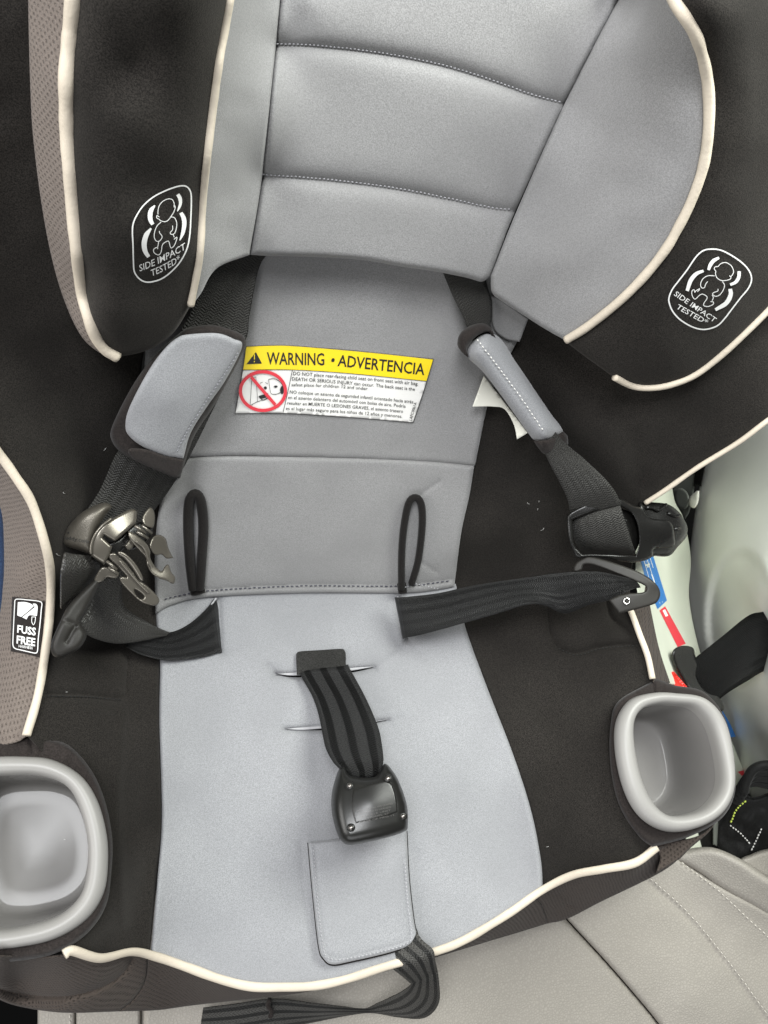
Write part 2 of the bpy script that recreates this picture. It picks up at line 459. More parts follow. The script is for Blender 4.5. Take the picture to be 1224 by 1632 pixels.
def mesh_fabric(name, c1, c2, cell=.0026, depth=.0006, strength=.6):
    """knitted spacer mesh: a hexagonal lattice of small pits"""
    mt, nt, b = newmat(name)
    tc = N(nt, 'ShaderNodeTexCoord')
    nz = N(nt, 'ShaderNodeTexNoise', Scale=40.0, Detail=1.0); nt.links.new(tc.outputs['Object'], nz.inputs['Vector'])
    wob = N(nt, 'ShaderNodeVectorMath', operation='MULTIPLY_ADD'); nt.links.new(nz.outputs['Color'], wob.inputs[0]); wob.inputs[1].default_value = (.004, .004, .004); nt.links.new(tc.outputs['Object'], wob.inputs[2])
    def ax(v, k):
        n = N(nt, 'ShaderNodeVectorMath', operation='DOT_PRODUCT'); nt.links.new(wob.outputs[0], n.inputs[0]); n.inputs[1].default_value = tuple(x * k for x in v)
        c = nt.nodes.new('ShaderNodeMath'); c.operation = 'COSINE'; nt.links.new(n.outputs['Value'], c.inputs[0]); return c.outputs[0]
    U = np.array([.8, 0, .6]); V = np.array([0, 1, .7]); k = 6.2832 / cell
    a_, b_, c_ = ax(U, k), ax(U * .5 + V * .866, k), ax(U * .5 - V * .866, k)
    s1 = nt.nodes.new('ShaderNodeMath'); nt.links.new(a_, s1.inputs[0]); nt.links.new(b_, s1.inputs[1])
    s2 = nt.nodes.new('ShaderNodeMath'); nt.links.new(s1.outputs[0], s2.inputs[0]); nt.links.new(c_, s2.inputs[1])
    h = ramp(nt, s2.outputs[0], 2.2, -.2)
    n1 = N(nt, 'ShaderNodeTexNoise', Scale=1500.0, Detail=2.0); nt.links.new(tc.outputs['Object'], n1.inputs['Vector'])
    c = mixc(nt, h, c2, c1); c = mixc(nt, ramp(nt, n1.outputs[0], .4, .7), c, tuple(x * 1.35 for x in c1))
    nt.links.new(c, b.inputs['Base Color']); b.inputs['Roughness'].default_value = .9; b.inputs['Sheen Weight'].default_value = .06; b.inputs['Specular IOR Level'].default_value = .12
    ad = N(nt, 'ShaderNodeMath', operation='MULTIPLY_ADD'); nt.links.new(n1.outputs[0], ad.inputs[0]); ad.inputs[1].default_value = .3; nt.links.new(h, ad.inputs[2])
    bp = N(nt, 'ShaderNodeBump', Strength=strength, Distance=depth); nt.links.new(ad.outputs[0], bp.inputs['Height']); nt.links.new(bp.outputs[0], b.inputs['Normal'])
    return mt
def plain(name, col, rough=.5, metallic=0., bump=0, scale=400, spec=.5, var=.06, coat=0):
    mt, nt, b = newmat(name)
    tc = N(nt, 'ShaderNodeTexCoord'); n1 = N(nt, 'ShaderNodeTexNoise', Scale=float(scale), Detail=3.0); nt.links.new(tc.outputs['Object'], n1.inputs['Vector'])
    n2 = N(nt, 'ShaderNodeTexNoise', Scale=35.0, Detail=4.0); nt.links.new(tc.outputs['Object'], n2.inputs['Vector'])
    nt.links.new(mixc(nt, ramp(nt, n2.outputs[0], .3, .7), tuple(x * (1 - var) for x in col), tuple(min(1, x * (1 + var)) for x in col)), b.inputs['Base Color'])
    rr = nt.nodes.new('ShaderNodeMapRange'); rr.inputs[3].default_value = rough * .85; rr.inputs[4].default_value = min(1, rough * 1.15); nt.links.new(n2.outputs[0], rr.inputs[0]); nt.links.new(rr.outputs[0], b.inputs['Roughness'])
    b.inputs['Metallic'].default_value = metallic; b.inputs['Specular IOR Level'].default_value = spec
    b.inputs['Coat Weight'].default_value = coat; b.inputs['Coat Roughness'].default_value = .12
    if bump:
        bp = N(nt, 'ShaderNodeBump', Strength=bump, Distance=.0003); nt.links.new(n1.outputs[0], bp.inputs['Height']); nt.links.new(bp.outputs[0], b.inputs['Normal'])
    return mt
def leather(name, c1):
    mt, nt, b = newmat(name)
    tc = N(nt, 'ShaderNodeTexCoord')
    vo = N(nt, 'ShaderNodeTexVoronoi', Scale=420.0, Randomness=1.0); vo.feature = 'DISTANCE_TO_EDGE'; nt.links.new(tc.outputs['Object'], vo.inputs['Vector'])
    n2 = N(nt, 'ShaderNodeTexNoise', Scale=260.0, Detail=3.0); nt.links.new(tc.outputs['Object'], n2.inputs['Vector'])
    h = ramp(nt, vo.outputs['Distance'], .0, .25)
    nt.links.new(mixc(nt, h, tuple(x * .86 for x in c1), c1), b.inputs['Base Color'])
    ad = N(nt, 'ShaderNodeMath', operation='MULTIPLY_ADD'); nt.links.new(n2.outputs[0], ad.inputs[0]); ad.inputs[1].default_value = 1.2; nt.links.new(h, ad.inputs[2])
    bp = N(nt, 'ShaderNodeBump', Strength=.45, Distance=.0004); nt.links.new(ad.outputs[0], bp.inputs['Height']); nt.links.new(bp.outputs[0], b.inputs['Normal'])
    b.inputs['Roughness'].default_value = .5; b.inputs['Specular IOR Level'].default_value = .4
    return mt
def webbing(name, light, dark, stripes=4, per=.0016, rough=.45, bands=True, spec=.3):
    """u = metres across, v = metres along"""
    mt, nt, b = newmat(name)
    uv = N(nt, 'ShaderNodeUVMap'); sep = N(nt, 'ShaderNodeSeparateXYZ'); nt.links.new(uv.outputs[0], sep.inputs[0])
    def math_(op, a, b_=None, c_=None):
        n = nt.nodes.new('ShaderNodeMath'); n.operation = op
        for i, x in enumerate((a, b_, c_)):
            if x is None: continue
            if isinstance(x, (int, float)): n.inputs[i].default_value = x
            else: nt.links.new(x, n.inputs[i])
        return n.outputs[0]
    u, v = sep.outputs[0], sep.outputs[1]
    zig = math_('ABSOLUTE', math_('SUBTRACT', math_('FRACT', math_('MULTIPLY', u, 1 / .0062)), .5))
    ph = math_('ADD', math_('MULTIPLY', v, 1 / per), math_('MULTIPLY', zig, 2.2))
    weft = math_('SINE', math_('MULTIPLY', ph, 6.2832))
    warp = math_('SINE', math_('MULTIPLY', u, 6.2832 / .00095))
    hgt = math_('ADD', math_('MULTIPLY', weft, .6), math_('MULTIPLY', warp, .4))
    st = math_('SINE', math_('ADD', math_('MULTIPLY', u, 6.2832 * stripes / .038), -1.57))
    st = ramp(nt, st, .05, .45)          # 1 = satin (dark) band
    n1 = N(nt, 'ShaderNodeTexNoise', Scale=900.0, Detail=2.0); nt.links.new(uv.outputs[0], n1.inputs['Vector'])
    cl = mixc(nt, ramp(nt, hgt, -.8, .8), tuple(x * .22 for x in light), light)
    cl = mixc(nt, ramp(nt, n1.outputs[0], .3, .8), cl, tuple(x * 1.5 for x in light))
    c = mixc(nt, st, cl, mixc(nt, ramp(nt, warp, -.8, .8), tuple(x * .6 for x in dark), dark)) if bands else cl
    nt.links.new(c, b.inputs['Base Color']); b.inputs['Roughness'].default_value = rough; b.inputs['Specular IOR Level'].default_value = spec
    bp = N(nt, 'ShaderNodeBump', Strength=.9, Distance=.0004); nt.links.new(hgt, bp.inputs['Height']); nt.links.new(bp.outputs[0], b.inputs['Normal'])
    return mt

GREY = fabric('grey_knit', (.232, .235, .245), (.340, .344, .357), 1500, .35, .25)
GREYW = fabric('grey_knit_plain', (.208, .206, .206), (.305, .303, .302), 1500, .35, .25)
BLACK = fabric('black_knit', (.0080, .0072, .0063), (.031, .0275, .0242), 1500, .45, .08, .2, sheencol=(1, .95, .88))
BINDING = fabric('charcoal_binding', (.016, .013, .012), (.034, .028, .026), 1200, .3, .1)
TABM = fabric('black_tab_webbing', (.014, .014, .013), (.045, .044, .042), 1300, .4, .1)
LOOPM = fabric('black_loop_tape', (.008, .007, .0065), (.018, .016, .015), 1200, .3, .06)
TAUPE = mesh_fabric('taupe_air_mesh', (.150, .126, .110), (.070, .057, .049), .0027)
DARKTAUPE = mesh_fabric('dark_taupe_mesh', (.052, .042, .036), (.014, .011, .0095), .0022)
PIPING = plain('cream_piping', (.60, .53, .43), .6, bump=.7, scale=420, var=.07)
LEATHER = leather('light_grey_leather', (.335, .312, .276))
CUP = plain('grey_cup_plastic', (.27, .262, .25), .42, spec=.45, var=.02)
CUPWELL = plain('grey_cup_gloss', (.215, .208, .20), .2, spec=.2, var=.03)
BLKPL = plain('black_plastic', (.008, .0078, .0072), .27, bump=.25, scale=1800)
GREYPL = plain('charcoal_plastic', (.020, .0186, .0165), .5, bump=.2, scale=1800, spec=.3)
BUCKPL = plain('buckle_plastic', (.011, .011, .010), .3, bump=.15, scale=2500)
CLIPPL = plain('polished_grey_clip', (.150, .137, .115), .24, metallic=.6, spec=.6)
CLIPMAT = plain('dull_grey_clip', (.12, .109, .091), .42, metallic=.5, bump=.6, scale=1200)
STEEL = plain('steel', (.55, .54, .52), .25, metallic=1)
WEB = webbing('black_webbing', (.026, .026, .026), (.0035, .0035, .0035), 3, spec=.2)
WEBD = webbing('black_webbing_fine', (.040, .039, .036), (.020, .0195, .019), 5, per=.0017, bands=False)
WEBL = webbing('black_lap_webbing', (.016, .016, .016), (.009, .009, .009), 4, per=.0013, rough=.38, spec=.4)
WEBG = webbing('grey_webbing', (.075, .073, .068), (.026, .026, .025), 4, per=.0027)
WEBR = webbing('ribbed_webbing', (.050, .048, .044), (.008, .008, .008), 3, per=.0024, bands=False, rough=.34, spec=.55)
BELT = webbing('seat_belt_webbing', (.005, .005, .005), (.005, .005, .005), 3, per=.0011, bands=False, spec=.15)
WHITE = plain('white_print', (.80, .80, .78), .6, var=.02)
LABELW = plain('label_white', (.80, .79, .76), .45, var=.02)
YELLOW = plain('label_yellow', (.88, .66, .01), .45, var=.02)
INK = plain('label_ink', (.012, .012, .012), .5, var=.02)
REDP = plain('label_red', (.68, .03, .05), .45, var=.03)
BLUEP = plain('sticker_blue', (.01, .16, .48), .4, var=.03)
THREAD = plain('pale_thread', (.42, .42, .44), .7)
THREADG = plain('grey_thread', (.24, .24, .26), .7)
THREADD = plain('dark_blue_thread', (.045, .045, .065), .7)
LIME = plain('lime_thread', (.62, .75, .12), .6)
BLKTH = plain('black_thread', (.006, .006, .006), .7)
LIP = plain('pale_slot_lip', (.42, .42, .435), .6, var=.03)
PAPER = plain('paper_tag', (.72, .71, .63), .7, var=.02)
DOORM = plain('pale_door_plastic', (.64, .65, .595), .5, bump=.25, scale=900, var=.02)
SHELL = plain('pale_shell_plastic', (.58, .61, .51), .42, var=.02)
GREYK = plain('grey_knob_plastic', (.15, .16, .14), .45)
REDB = plain('red_button', (.62, .03, .02), .35)
DENIM = fabric('blue_denim', (.03, .09, .25), (.08, .18, .42), 900, .4, .3)
NYLON = fabric('black_nylon', (.006, .006, .006), (.016, .016, .015), 900, .4, .05, rough=.6)
DARK = plain('dark_floor', (.004, .004, .004), 1.0, spec=.02)
LINT = plain('white_lint', (.5, .5, .48), .8)
# ================================================================== THE SETTING
LEATHER_PLANE = plane(P(590., 1600., .598), N_UP)
FLOOR = plane(P(590., 1600., .598) - nUP * .30, N_UP)
g = [P(x, y, float(FLOOR(np.array([x]), np.array([y]))[0])) for x, y in ((-700., -300.), (1900., -300.), (1900., 2100.), (-700., 2100.))]
g = np.array(g)
o = link('car_floor', np.vstack([g, g - nUP * .02]), [[3, 2, 1, 0], [4, 5, 6, 7], [0, 1, 5, 4], [1, 2, 6, 5], [2, 3, 7, 6], [3, 0, 4, 7]], DARK, smooth=False); o['kind'] = 'structure'

# door trim beyond the seat (right)
N_DOOR = np.array([1, 0, .25]); DOOR_C = .56
def DOOR0(px, py):
    r = raydirs(np.asarray(px, float), np.asarray(py, float)); return DOOR_C / (r[..., 0] - .25 * r[..., 2])
_dh = tps([(1110,750,0),(1098,900,0),(1110,1000,0),(1170,1190,.0),(1130,800,.03),(1160,900,.05),(1224,700,.05),(1224,800,.055),(1300,700,.055),(1300,1000,.05),(1145,1060,.035),(1200,1160,.05),(1224,1250,.05),(1300,1300,.05)])
def DOOR(px, py):
    d = DOOR0(px, py) - _dh(px, py) * .8
    # moulded pocket: an arched recess that bulges out again at its middle
    q = np.stack([(np.asarray(px) - 1180) / 52., (np.asarray(py) - 985) / 105.], -1); rr = np.sqrt((q ** 2).sum(-1))
    d = d + .012 * np.clip((1.08 - rr) / .16, 0, 1)
    q = np.stack([(np.asarray(px) - 1222) / 34., (np.asarray(py) - 935) / 46.], -1); rr = np.sqrt((q ** 2).sum(-1))
    return d - .03 * np.exp(-(rr * 1.1) ** 2)
door = thing('door_trim', 'pale grey-green moulded door trim right of the child seat', 'door trim', P(1220., 1000., .74))
patch('trim_panel', [(1124,735,1),(1180,660),(1300,600,1),(1330,900),(1330,1380,1),(1230,1330),(1168,1195),(1120,1060),(1097,960),(1099,890),(1110,800)], DOOR, DOORM, door, thick=.02, r=6, drop=.004, step=6)
# pillar piece, knob and gap behind the wing piping
pil = thing('seat_recline_hinge', 'small round grey hinge knob on a grey bracket below the right wing piping', 'hinge', P(1085., 795., .76))
patch('bracket', [(1070,770,1),(1112,735,1),(1108,770),(1100,812),(1092,828,1),(1078,800)], lambda x, y: DOOR0(x, y) - .02, GREYK, pil, thick=.02, r=3, drop=.002)
patch('knob', [(1075,790),(1078,780),(1087,778),(1096,786),(1099,800),(1093,811),(1082,809),(1076,800)], lambda x, y: DOOR0(x, y) - .045, GREYK, pil, thick=.014, r=4, drop=.003)
patch('cord', [(1098,795),(1106,786),(1114,782),(1113,800),(1107,810),(1099,806)], lambda x, y: DOOR0(x, y) - .05, PAPER, pil, thick=.012, r=5, drop=.004, noise=(9, .002))
gp = patch('belt_opening', [(1105,775,1),(1108,748,1),(1128,728,1),(1118,775,1)], lambda x, y: DOOR0(x, y) - .026, BLKPL, pil, thick=.01, r=1.5, drop=.001)

# ================================================================== VEHICLE SEAT (leather bench below)
_lh = tps([(200,1620,0),(600,1600,0),(800,1560,0),(900,1470,0),(1047,1630,-.003),(1000,1450,.006),(1100,1600,.008),(1120,1450,.013),(1200,1560,.014),(1077,1370,.013),(1145,1353,.038),(1184,1371,.048),(1224,1398,.052),(1240,1480,.024),(1150,1400,.028),(400,1300,0),(800,1300,0),(1000,1300,0)])
LEA = lambda px, py: LEATHER_PLANE(px, py) - _lh(px, py)
vs_ = thing('vehicle_seat', 'light grey perforated-look leather vehicle seat cushion under the child seat', 'car seat', P(700., 1620., .60))
vs_['label'] = 'light grey leather vehicle seat with stitched seams, under the child seat'
GRV = [(885,1440),(904,1467),(962,1530),(1010,1585),(1047,1630),(1090,1690)]
patch('seat_cushion', [(225,1420,1),(860,1400,1)] + GRV + [(1100,1740,1),(225,1740,1)], LEA, LEATHER, vs_, thick=.05, r=12, drop=.007, step=10, noise=(160, .0012, 3))
patch('side_cushion', [(60,1560,1),(119.5,1560,1),(120,1740,1),(60,1740,1)], LEA, LEATHER, vs_, thick=.05, r=6, drop=.004)
patch('side_cushion', [(120.5,1560,1),(224,1560,1),(224.5,1740,1),(121,1740,1)], LEA, LEATHER, vs_, thick=.05, r=6, drop=.004)
ST1 = [(1005,1380),(1022,1397),(1092,1460),(1162,1545),(1224,1630),(1260,1680)]
patch('seat_bolster', [(870,1400,1),(1060,1340,1),(1082,1368),(1152,1413),(1224,1452),(1300,1500,1),(1300,1740,1),(1110,1740,1)] + [(x + 1, y - 1) for x, y in GRV[::-1]], LEA, LEATHER, vs_, thick=.05, r=10, drop=.006, step=9, grooves=[(ST1, 5, .0022)], noise=(120, .001, 4))
patch('raised_bolster', [(1060,1368,1),(1085,1356),(1118,1350),(1145,1353),(1184,1371),(1224,1398),(1300,1440,1),(1300,1520,1),(1224,1462),(1152,1420),(1100,1385)], LEA, LEATHER, vs_, thick=.05, r=12, drop=.012, step=7)
patch('raised_bolster', [(1180,1374),(1198,1361),(1230,1352),(1300,1350,1),(1300,1450,1),(1224,1404)], over(LEATHER_PLANE, .03), LEATHER, vs_, thick=.05, r=9, drop=.01, step=6)
stitches([[(x + 5, y - 5) for x, y in ST1], [(1086,1374),(1142,1417),(1190,1462),(1224,1493),(1260,1530)], [(112,1590),(112,1700)]], LEA, plain('seat_thread', (.55, .52, .47), .7), vs_, pitch=9, frac=.72, rad=.0005, lift=.0004)
patch('door_sill', [(1110,1318,1),(1119,1352,1),(1068,1364,1)], over(LEATHER_PLANE, -.01), SHELL, door, thick=.03, r=2, drop=.001)

# ================================================================== THE CHILD SEAT
seat = thing('child_car_seat', 'grey and black child car seat with cream piping, filling the picture', 'child seat', P(590., 1000., .64))

# --- black bolsters (inside of the shell)
LEFTEDGE = [(345,415),(290,470),(232,555),(229,640),(252,740),(258,800),(249,880),(250,975),(254,1052),(254,1150),(258,1300),(250,1400),(240,1500)]
lb = patch('side_bolster', [(-60,-60,1),(150,-60,1),(250,200),(345,415,1)] + LEFTEDGE[1:-1] + [(239,1517,1),(210,1517),(160,1527),(115,1514),(102,1520,1),(150,1465),(166,1400),(168,1350),(155,1290),(120,1240),(80,1212),(42,1172,1),(60,1110),(72,1040),(80,970),(80,910),(70,860),(50,800),(25,760),(0,725),(-60,680,1)],
      BASE, BLACK, seat, thick=.03, r=6, drop=.003, step=9, noise=(130, .0025, 2),
      grooves=[([(75,1105),(140,1107),(195,1112),(202,1090),(205,1045)], 6, .0045), ([(165,1500),(215,1470),(246,1380)], 26, .004, 2), ([(196,1130),(188,1290),(198,1470)], 9, -.0016, 2), ([(120,700),(170,790),(160,870)], 24, .0022, 2), ([(90,560),(60,640),(70,720)], 30, .002, 2)])
RIGHTEDGE = [(840,510),(815,560),(775,640),(756,740),(735,830),(722,930),(735,985),(750,1030),(780,1110),(815,1200),(845,1290),(861,1370),(864,1416)]
rb = patch('side_bolster', [(840,505,1)] + RIGHTEDGE[1:-1] + [(864,1418,1),(912,1395),(962,1385),(1012,1375),(1047,1350,1),(1015,1300),(992,1255),(978,1205),(978,1150),(1000,1112),(1041,1085,1),(1032,1045),(1019,1010),(1004,972),(1008,900),(1024,802,1),(1062,780),(1112,745),(1177,705),(1260,648,1),(1260,420,1),(1100,500),(950,480)],
      BASE, BLACK, seat, thick=.03, r=6, drop=.003, step=9, noise=(150, .0022, 5),
      grooves=[([(873,968),(878,1010),(895,1035),(920,1040),(950,1032),(980,1028),(1015,1026)], 6, .0045), ([(966,955),(975,985),(1005,1008)], 6, .004), ([(790,790),(850,850),(880,930)], 22, .0018, 2), ([(950,630),(1000,690),(1020,770)], 20, .002, 2), ([(830,1060),(870,1150),(930,1210)], 24, .0018, 2), ([(1100,560),(1080,640),(1040,720)], 26, .002, 2)])
stitches([[(75,1109),(140,1111),(197,1115)], [(890,1033),(920,1044),(960,1033),(1015,1029)]], BASE, BLKTH, seat, pitch=6, rad=.0004)
# --- grey pads
def hem(px, py): return 0 * px
pan = patch('seat_pad', [(248,972,1),(260,955),(330,946),(480,940),(640,940),(727,930,1),(738,985),(752,1030),(782,1110),(817,1200),(846,1290),(862,1370),(865,1418,1),(812,1453),(742,1495),(692,1516),(612,1541),(550,1561),(500,1571),(450,1573),(400,1572),(350,1560),(300,1542),(240,1520,1),(251,1400),(258,1300),(254,1150),(255,1052),(250,1000)],
      over(BASE, .003), GREY, seat, thick=.02, r=9, drop=.0035, step=9, noise=(170, .0018, 8),
      holes=[[(439,1074,1),(472,1074),(552,1068),(596,1064,1),(552,1073),(472,1079.5)], [(454,1162,1),(510,1159),(560,1155.5),(619,1147.5,1),(560,1160),(510,1164)]],
      grooves=[([(440,1072),(470,1077),(552,1072),(596,1067)], 13, .0032), ([(453,1161),(470,1163),(560,1158),(618,1149)], 11, .0026), ([(428,1060),(441,1075)], 5, .0025), ([(596,1068),(645,1032)], 7, .0018),
               ([(352,1038),(385,1030)], 5, .0012), ([(650,1018),(690,1060),(720,1090)], 7, .0007), ([(622,1150),(645,1143)], 5, .001), ([(348,955),(352,1040)], 5, .004), ([(634,950),(650,1018)], 5, .004),([(480,1340),(487,1440),(503,1530)], 9, .0012),([(664,1360),(672,1490)], 9, .0012)])
lower = patch('lower_back_pad', [(292,728,1),(400,727),(560,730),(680,735),(756,742,1),(748,790),(735,850),(724,935,1),(690,941),(640,945),(480,945),(330,952),(275,964),(248,978,1),(247,880),(258,790)],
      over(BASE, .009), GREYW, seat, thick=.012, r=9, drop=.0035, step=9, noise=(150, .0015, 9),
      grooves=[([(264,954),(330,941),(480,933),(640,933),(724,924)], 5, .0026), ([(672,788),(700,768)], 5, .0016), ([(668,895),(695,912)], 6, .0014), ([(300,728),(292,800),(240,860)], 20, .003, 2)])
upper = patch('upper_back_pad', [(345,380,1),(800,400,1),(842,508,1),(816,560),(790,610),(776,650),(757,742,1),(680,736),(560,731),(400,727),(296,728,1),(245,742),(228,660),(232,556,1),(300,470)],
      over(BASE, .008), GREYW, seat, thick=.012, r=9, drop=.003, step=9, noise=(160, .0016, 10))
patch('pad_flap', [(783,470,1),(800,478),(842,508,1),(828,545,1),(805,540),(786,520)], over(BASE, .012), GREYW, seat, thick=.005, r=4, drop=.0015)
UPD = over(BASE, .008)
stitches([[(262,955),(330,942),(480,934),(640,934),(722,925)]], over(BASE, .0084), THREADD, seat, pitch=7.5, frac=.72, rad=.0005, lift=.0006)
# pale lips of the crotch slots
SP = over(BASE, .003)
SLIT = tps([(430,1060,.003),(450,1120,.003),(630,1030,.003),(640,1150,.003),(520,1074,.006),(450,1076,.0055),(590,1067,.0055),(520,1160,.0055),(460,1162,.005),(615,1149,.005),(530,1115,.003),(530,1220,.003),(520,1020,.003)], 1e-6)
patch('slot_lip', [(441,1074,1),(472,1071),(552,1064.5),(595,1062.5,1),(552,1070),(472,1076.5)], lambda x, y: BASE(x, y) - .0006, LIP, seat, thick=.004, r=2.2, drop=.0006, step=3, ostep=2)
patch('slot_lip', [(456,1161.5,1),(480,1159),(520,1155.5),(560,1152.5),(617,1147,1),(560,1157),(520,1160.5),(480,1163.5)], lambda x, y: BASE(x, y) - .0004, LIP, seat, thick=.004, r=2.2, drop=.0006, step=3, ostep=2)
patch('slot_backing', [(430,1055,1),(610,1050,1),(640,1170,1),(440,1180,1)], over(BASE, -.012), LOOPM, seat, thick=.002, r=0, drop=0, step=12)
tube('slot_lip', [(634,950),(641,985),(651,1016)], SP, .0007, LIP, seat, lift=0, rb=.0016)
tube('slot_lip', [(345,953),(338,962),(330,970)], SP, .0007, LIP, seat, lift=.003, rb=.0016)
stitches([[(445,1073),(472,1070),(550,1063),(592,1060)], [(458,1159),(510,1154)], [(603,1147),(617,1144)]], over(BASE, .0012), THREADG, seat, pitch=4, frac=.6, rad=.0003, lift=.0002)
# --- outer cover, left rim (air mesh) and piping
LRIM = [(-30,690),(0,725),(25,760),(50,800),(70,860),(80,910),(80,970),(72,1040),(60,1110),(42,1172)]
_oh = tps([(-30,690,.078),(0,725,.081),(25,760,.082),(50,800,.083),(70,860,.085),(80,910,.083),(80,970,.08),(72,1040,.078),(60,1110,.076),(42,1172,.074),(4,830,.05),(6,900,.05),(0,980,.052),(-40,1000,.03),(-60,760,.03),(0,1100,.062),(0,1180,.066),(-60,1180,.04),(30,930,.073),(30,1000,.072),(-30,830,.03)])
OUT = lambda px, py: DB(px, py) - _oh(px, py)
patch('outer_cover', [(-60,660,1)] + LRIM[1:-1] + [(42,1174,1),(20,1185),(-60,1200,1),(-60,1060),(-8,1000),(5,930),(6,860),(2,815),(-12,780)], OUT, TAUPE, seat, thick=.06, r=3, drop=.001, step=7, noise=(70, .0012, 11))
tube('piping', [(-40,675)] + LRIM[1:], BASE, .0026, PIPING, seat, lift=.0015, wob=.08)
_rh = tps([(1004,960,.076),(1019,1010,.075),(1032,1045,.075),(1041,1085,.075),(1036,972,.05),(1050,1030,.045),(1066,1085,.045),(1030,900,.03)], 1e-6)
patch('outer_cover', [(1004,960,1),(1019,1010),(1032,1045),(1041,1088,1),(1068,1088,1),(1051,1035),(1037,970),(1030,930,1)], lambda x, y: DB(x, y) - _rh(x, y), DARKTAUPE, seat, thick=.05, r=2, drop=.001, step=5)
tube('piping', [(1003,968),(1010,985),(1019,1010),(1032,1045),(1040,1082)], BASE, .0024, PIPING, seat, lift=.002, rb=.002)
tube('piping', [(1270,640),(1224,670),(1177,705),(1112,745),(1062,780),(1028,802)], BASE, .0019, PIPING, seat, lift=.001, wob=.08)
# side of the shell below that piping: dark cover going down
# --- front panel
FP = [(102,1521),(115,1515),(160,1527),(210,1517),(250,1525),(300,1542),(350,1560),(400,1572),(450,1573),(500,1571),(550,1561),(612,1541),(692,1517),(742,1497),(812,1455),(862,1420),(912,1395),(962,1385),(1012,1375),(1047,1350)]
ctrl = []
fx = np.array([p[0] for p in FP], float); fy = np.array([p[1] for p in FP], float); fd = BASE(fx, fy)
ctrl += [(x, y, d) for x, y, d in zip(fx, fy, fd)]
for x, y, dd in ((0,1600,.035),(100,1620,.04),(220,1618,.04),(310,1606,.04),(400,1598,.03),(500,1585,.014),(600,1556,.012),(700,1530,.012),(790,1502,.03),(870,1475,.042),(960,1440,.045),(1050,1396,.04),(1092,1360,.03)):
    k = np.argmin((fx - x) ** 2); ctrl.append((x, y, fd[k] + dd))
ctrl += [(0, 1530, float(BASE(np.array([40.]), np.array([1515.]))[0]) - .002), (-60, 1560, .44), (30, 1560, .45)]
FRONT = tps(ctrl)
patch('front_panel', [(-60,1520,1),(0,1522),(60,1524),(102,1521,1)] + FP[1:4] + [(225,1519),(236,1522,1),(232,1560),(215,1590),(190,1612,1),(100,1614),(30,1604),(-10,1590),(-60,1575,1)], FRONT, DARKTAUPE, seat, thick=.04, r=5, drop=.003, step=7, noise=(60, .0012, 12),
      grooves=[([(-20,1570),(20,1582),(60,1588),(110,1588),(160,1575),(195,1553),(212,1528)], 6, .006)])
patch('front_panel', [(236,1522,1)] + FP[5:13] + [(692,1517),(780,1478,1),(780,1500,1),(700,1524),(600,1552),(520,1574),(470,1584),(400,1592),(310,1602),(250,1610),(190,1612,1),(215,1590),(232,1560)], FRONT, DARKTAUPE, seat, thick=.04, r=4, drop=.003, step=7, noise=(60, .0012, 13))
patch('front_panel', [(690,1518,1),(742,1497),(812,1455),(850,1428,1),(862,1440),(870,1462),(872,1472,1),(800,1494),(740,1510)], FRONT, DARKTAUPE, seat, thick=.04, r=4, drop=.003, step=7)
patch('front_panel', [(850,1428,1),(880,1409),(912,1395),(962,1385),(1012,1375),(1047,1350,1),(1092,1340,1),(1088,1362),(1050,1392),(960,1436),(905,1464),(872,1472,1),(870,1462),(862,1440)], FRONT, DARKTAUPE, seat, thick=.04, r=4, drop=.003, step=7, noise=(40, .0015, 14), grooves=[([(893,1425),(905,1440),(915,1445)], 4, .002)])
tube('piping', FP, BASE, .0030, PIPING, seat, lift=.0022, rb=.0021, wob=.1)

# --- headrest
HL = [(452,-50),(447,0),(440,70),(418,280),(400,405)]
HRt = [(1015,-50),(985,0),(900,165),(822,335),(780,440)]
head = patch('headrest', [(452,-50,1),(447,0),(440,70),(418,280),(399,406,1),(430,408),(510,410),(580,415),(640,425),(700,434),(745,443),(768,449),(781,440,1),(800,390),(822,335),(900,165),(985,0),(1015,-50,1)], HEAD, GREYW, seat, thick=.03, r=10, drop=.005, step=9,
      grooves=[([(440,72),(500,74),(600,85),(700,104),(780,128),(850,153),(901,166)], 12, .0055), ([(417,280),(490,285),(560,292),(640,303),(720,319),(780,332),(824,337)], 12, .0055)])
stitches([[(440,70),(500,72),(600,83),(700,102),(780,126),(850,151),(895,163)], [(417,278),(490,283),(560,290),(640,301),(720,317),(780,330),(815,334)]], HEAD, THREAD, head, pitch=6.5, frac=.7, rad=.00038, lift=-.0042)
# left wing
LPI = [(372,-50),(366,0),(349,100),(336,200),(325,300),(319,400),(313,440),(304,486)]
LPO = [(118,-50),(117,0),(108,100),(106,150),(110,250),(123,400),(133,475),(150,530),(166,555),(187,569)]
wl = patch('wing_face', [(118,-50,1)] + LPO[1:-1] + [(187,569,1),(220,563),(250,551),(280,526),(304,487,1)] + LPI[-2:0:-1] + [(372,-50,1)], HEAD, BLACK, head, thick=.04, r=8, drop=.004, step=9, noise=(150, .0015, 16), bulge=.004)
patch('wing_lining', [(372,-50,1)] + LPI[1:-1] + [(306,486,1),(320,468),(345,428),(398,406,1),(418,280),(440,70),(447,0),(452,-50,1)], HEAD, GREYW, head, thick=.03, r=6, drop=.004, step=6, noise=(90, .001, 17))
OM = [(45,-50),(45,0),(46,60),(48,130),(52,210),(64,310),(80,400),(101,475),(129,535),(160,563)]
patch('wing_cover', [(45,-50,1)] + OM[1:] + [(187,571,1)] + LPO[-2:0:-1] + [(118,-50,1)], HEAD, TAUPE, head, thick=.06, r=4, drop=.003, step=6)
tube('wing_piping', LPO, HEAD, .0032, PIPING, head, lift=.0018, wob=.1)
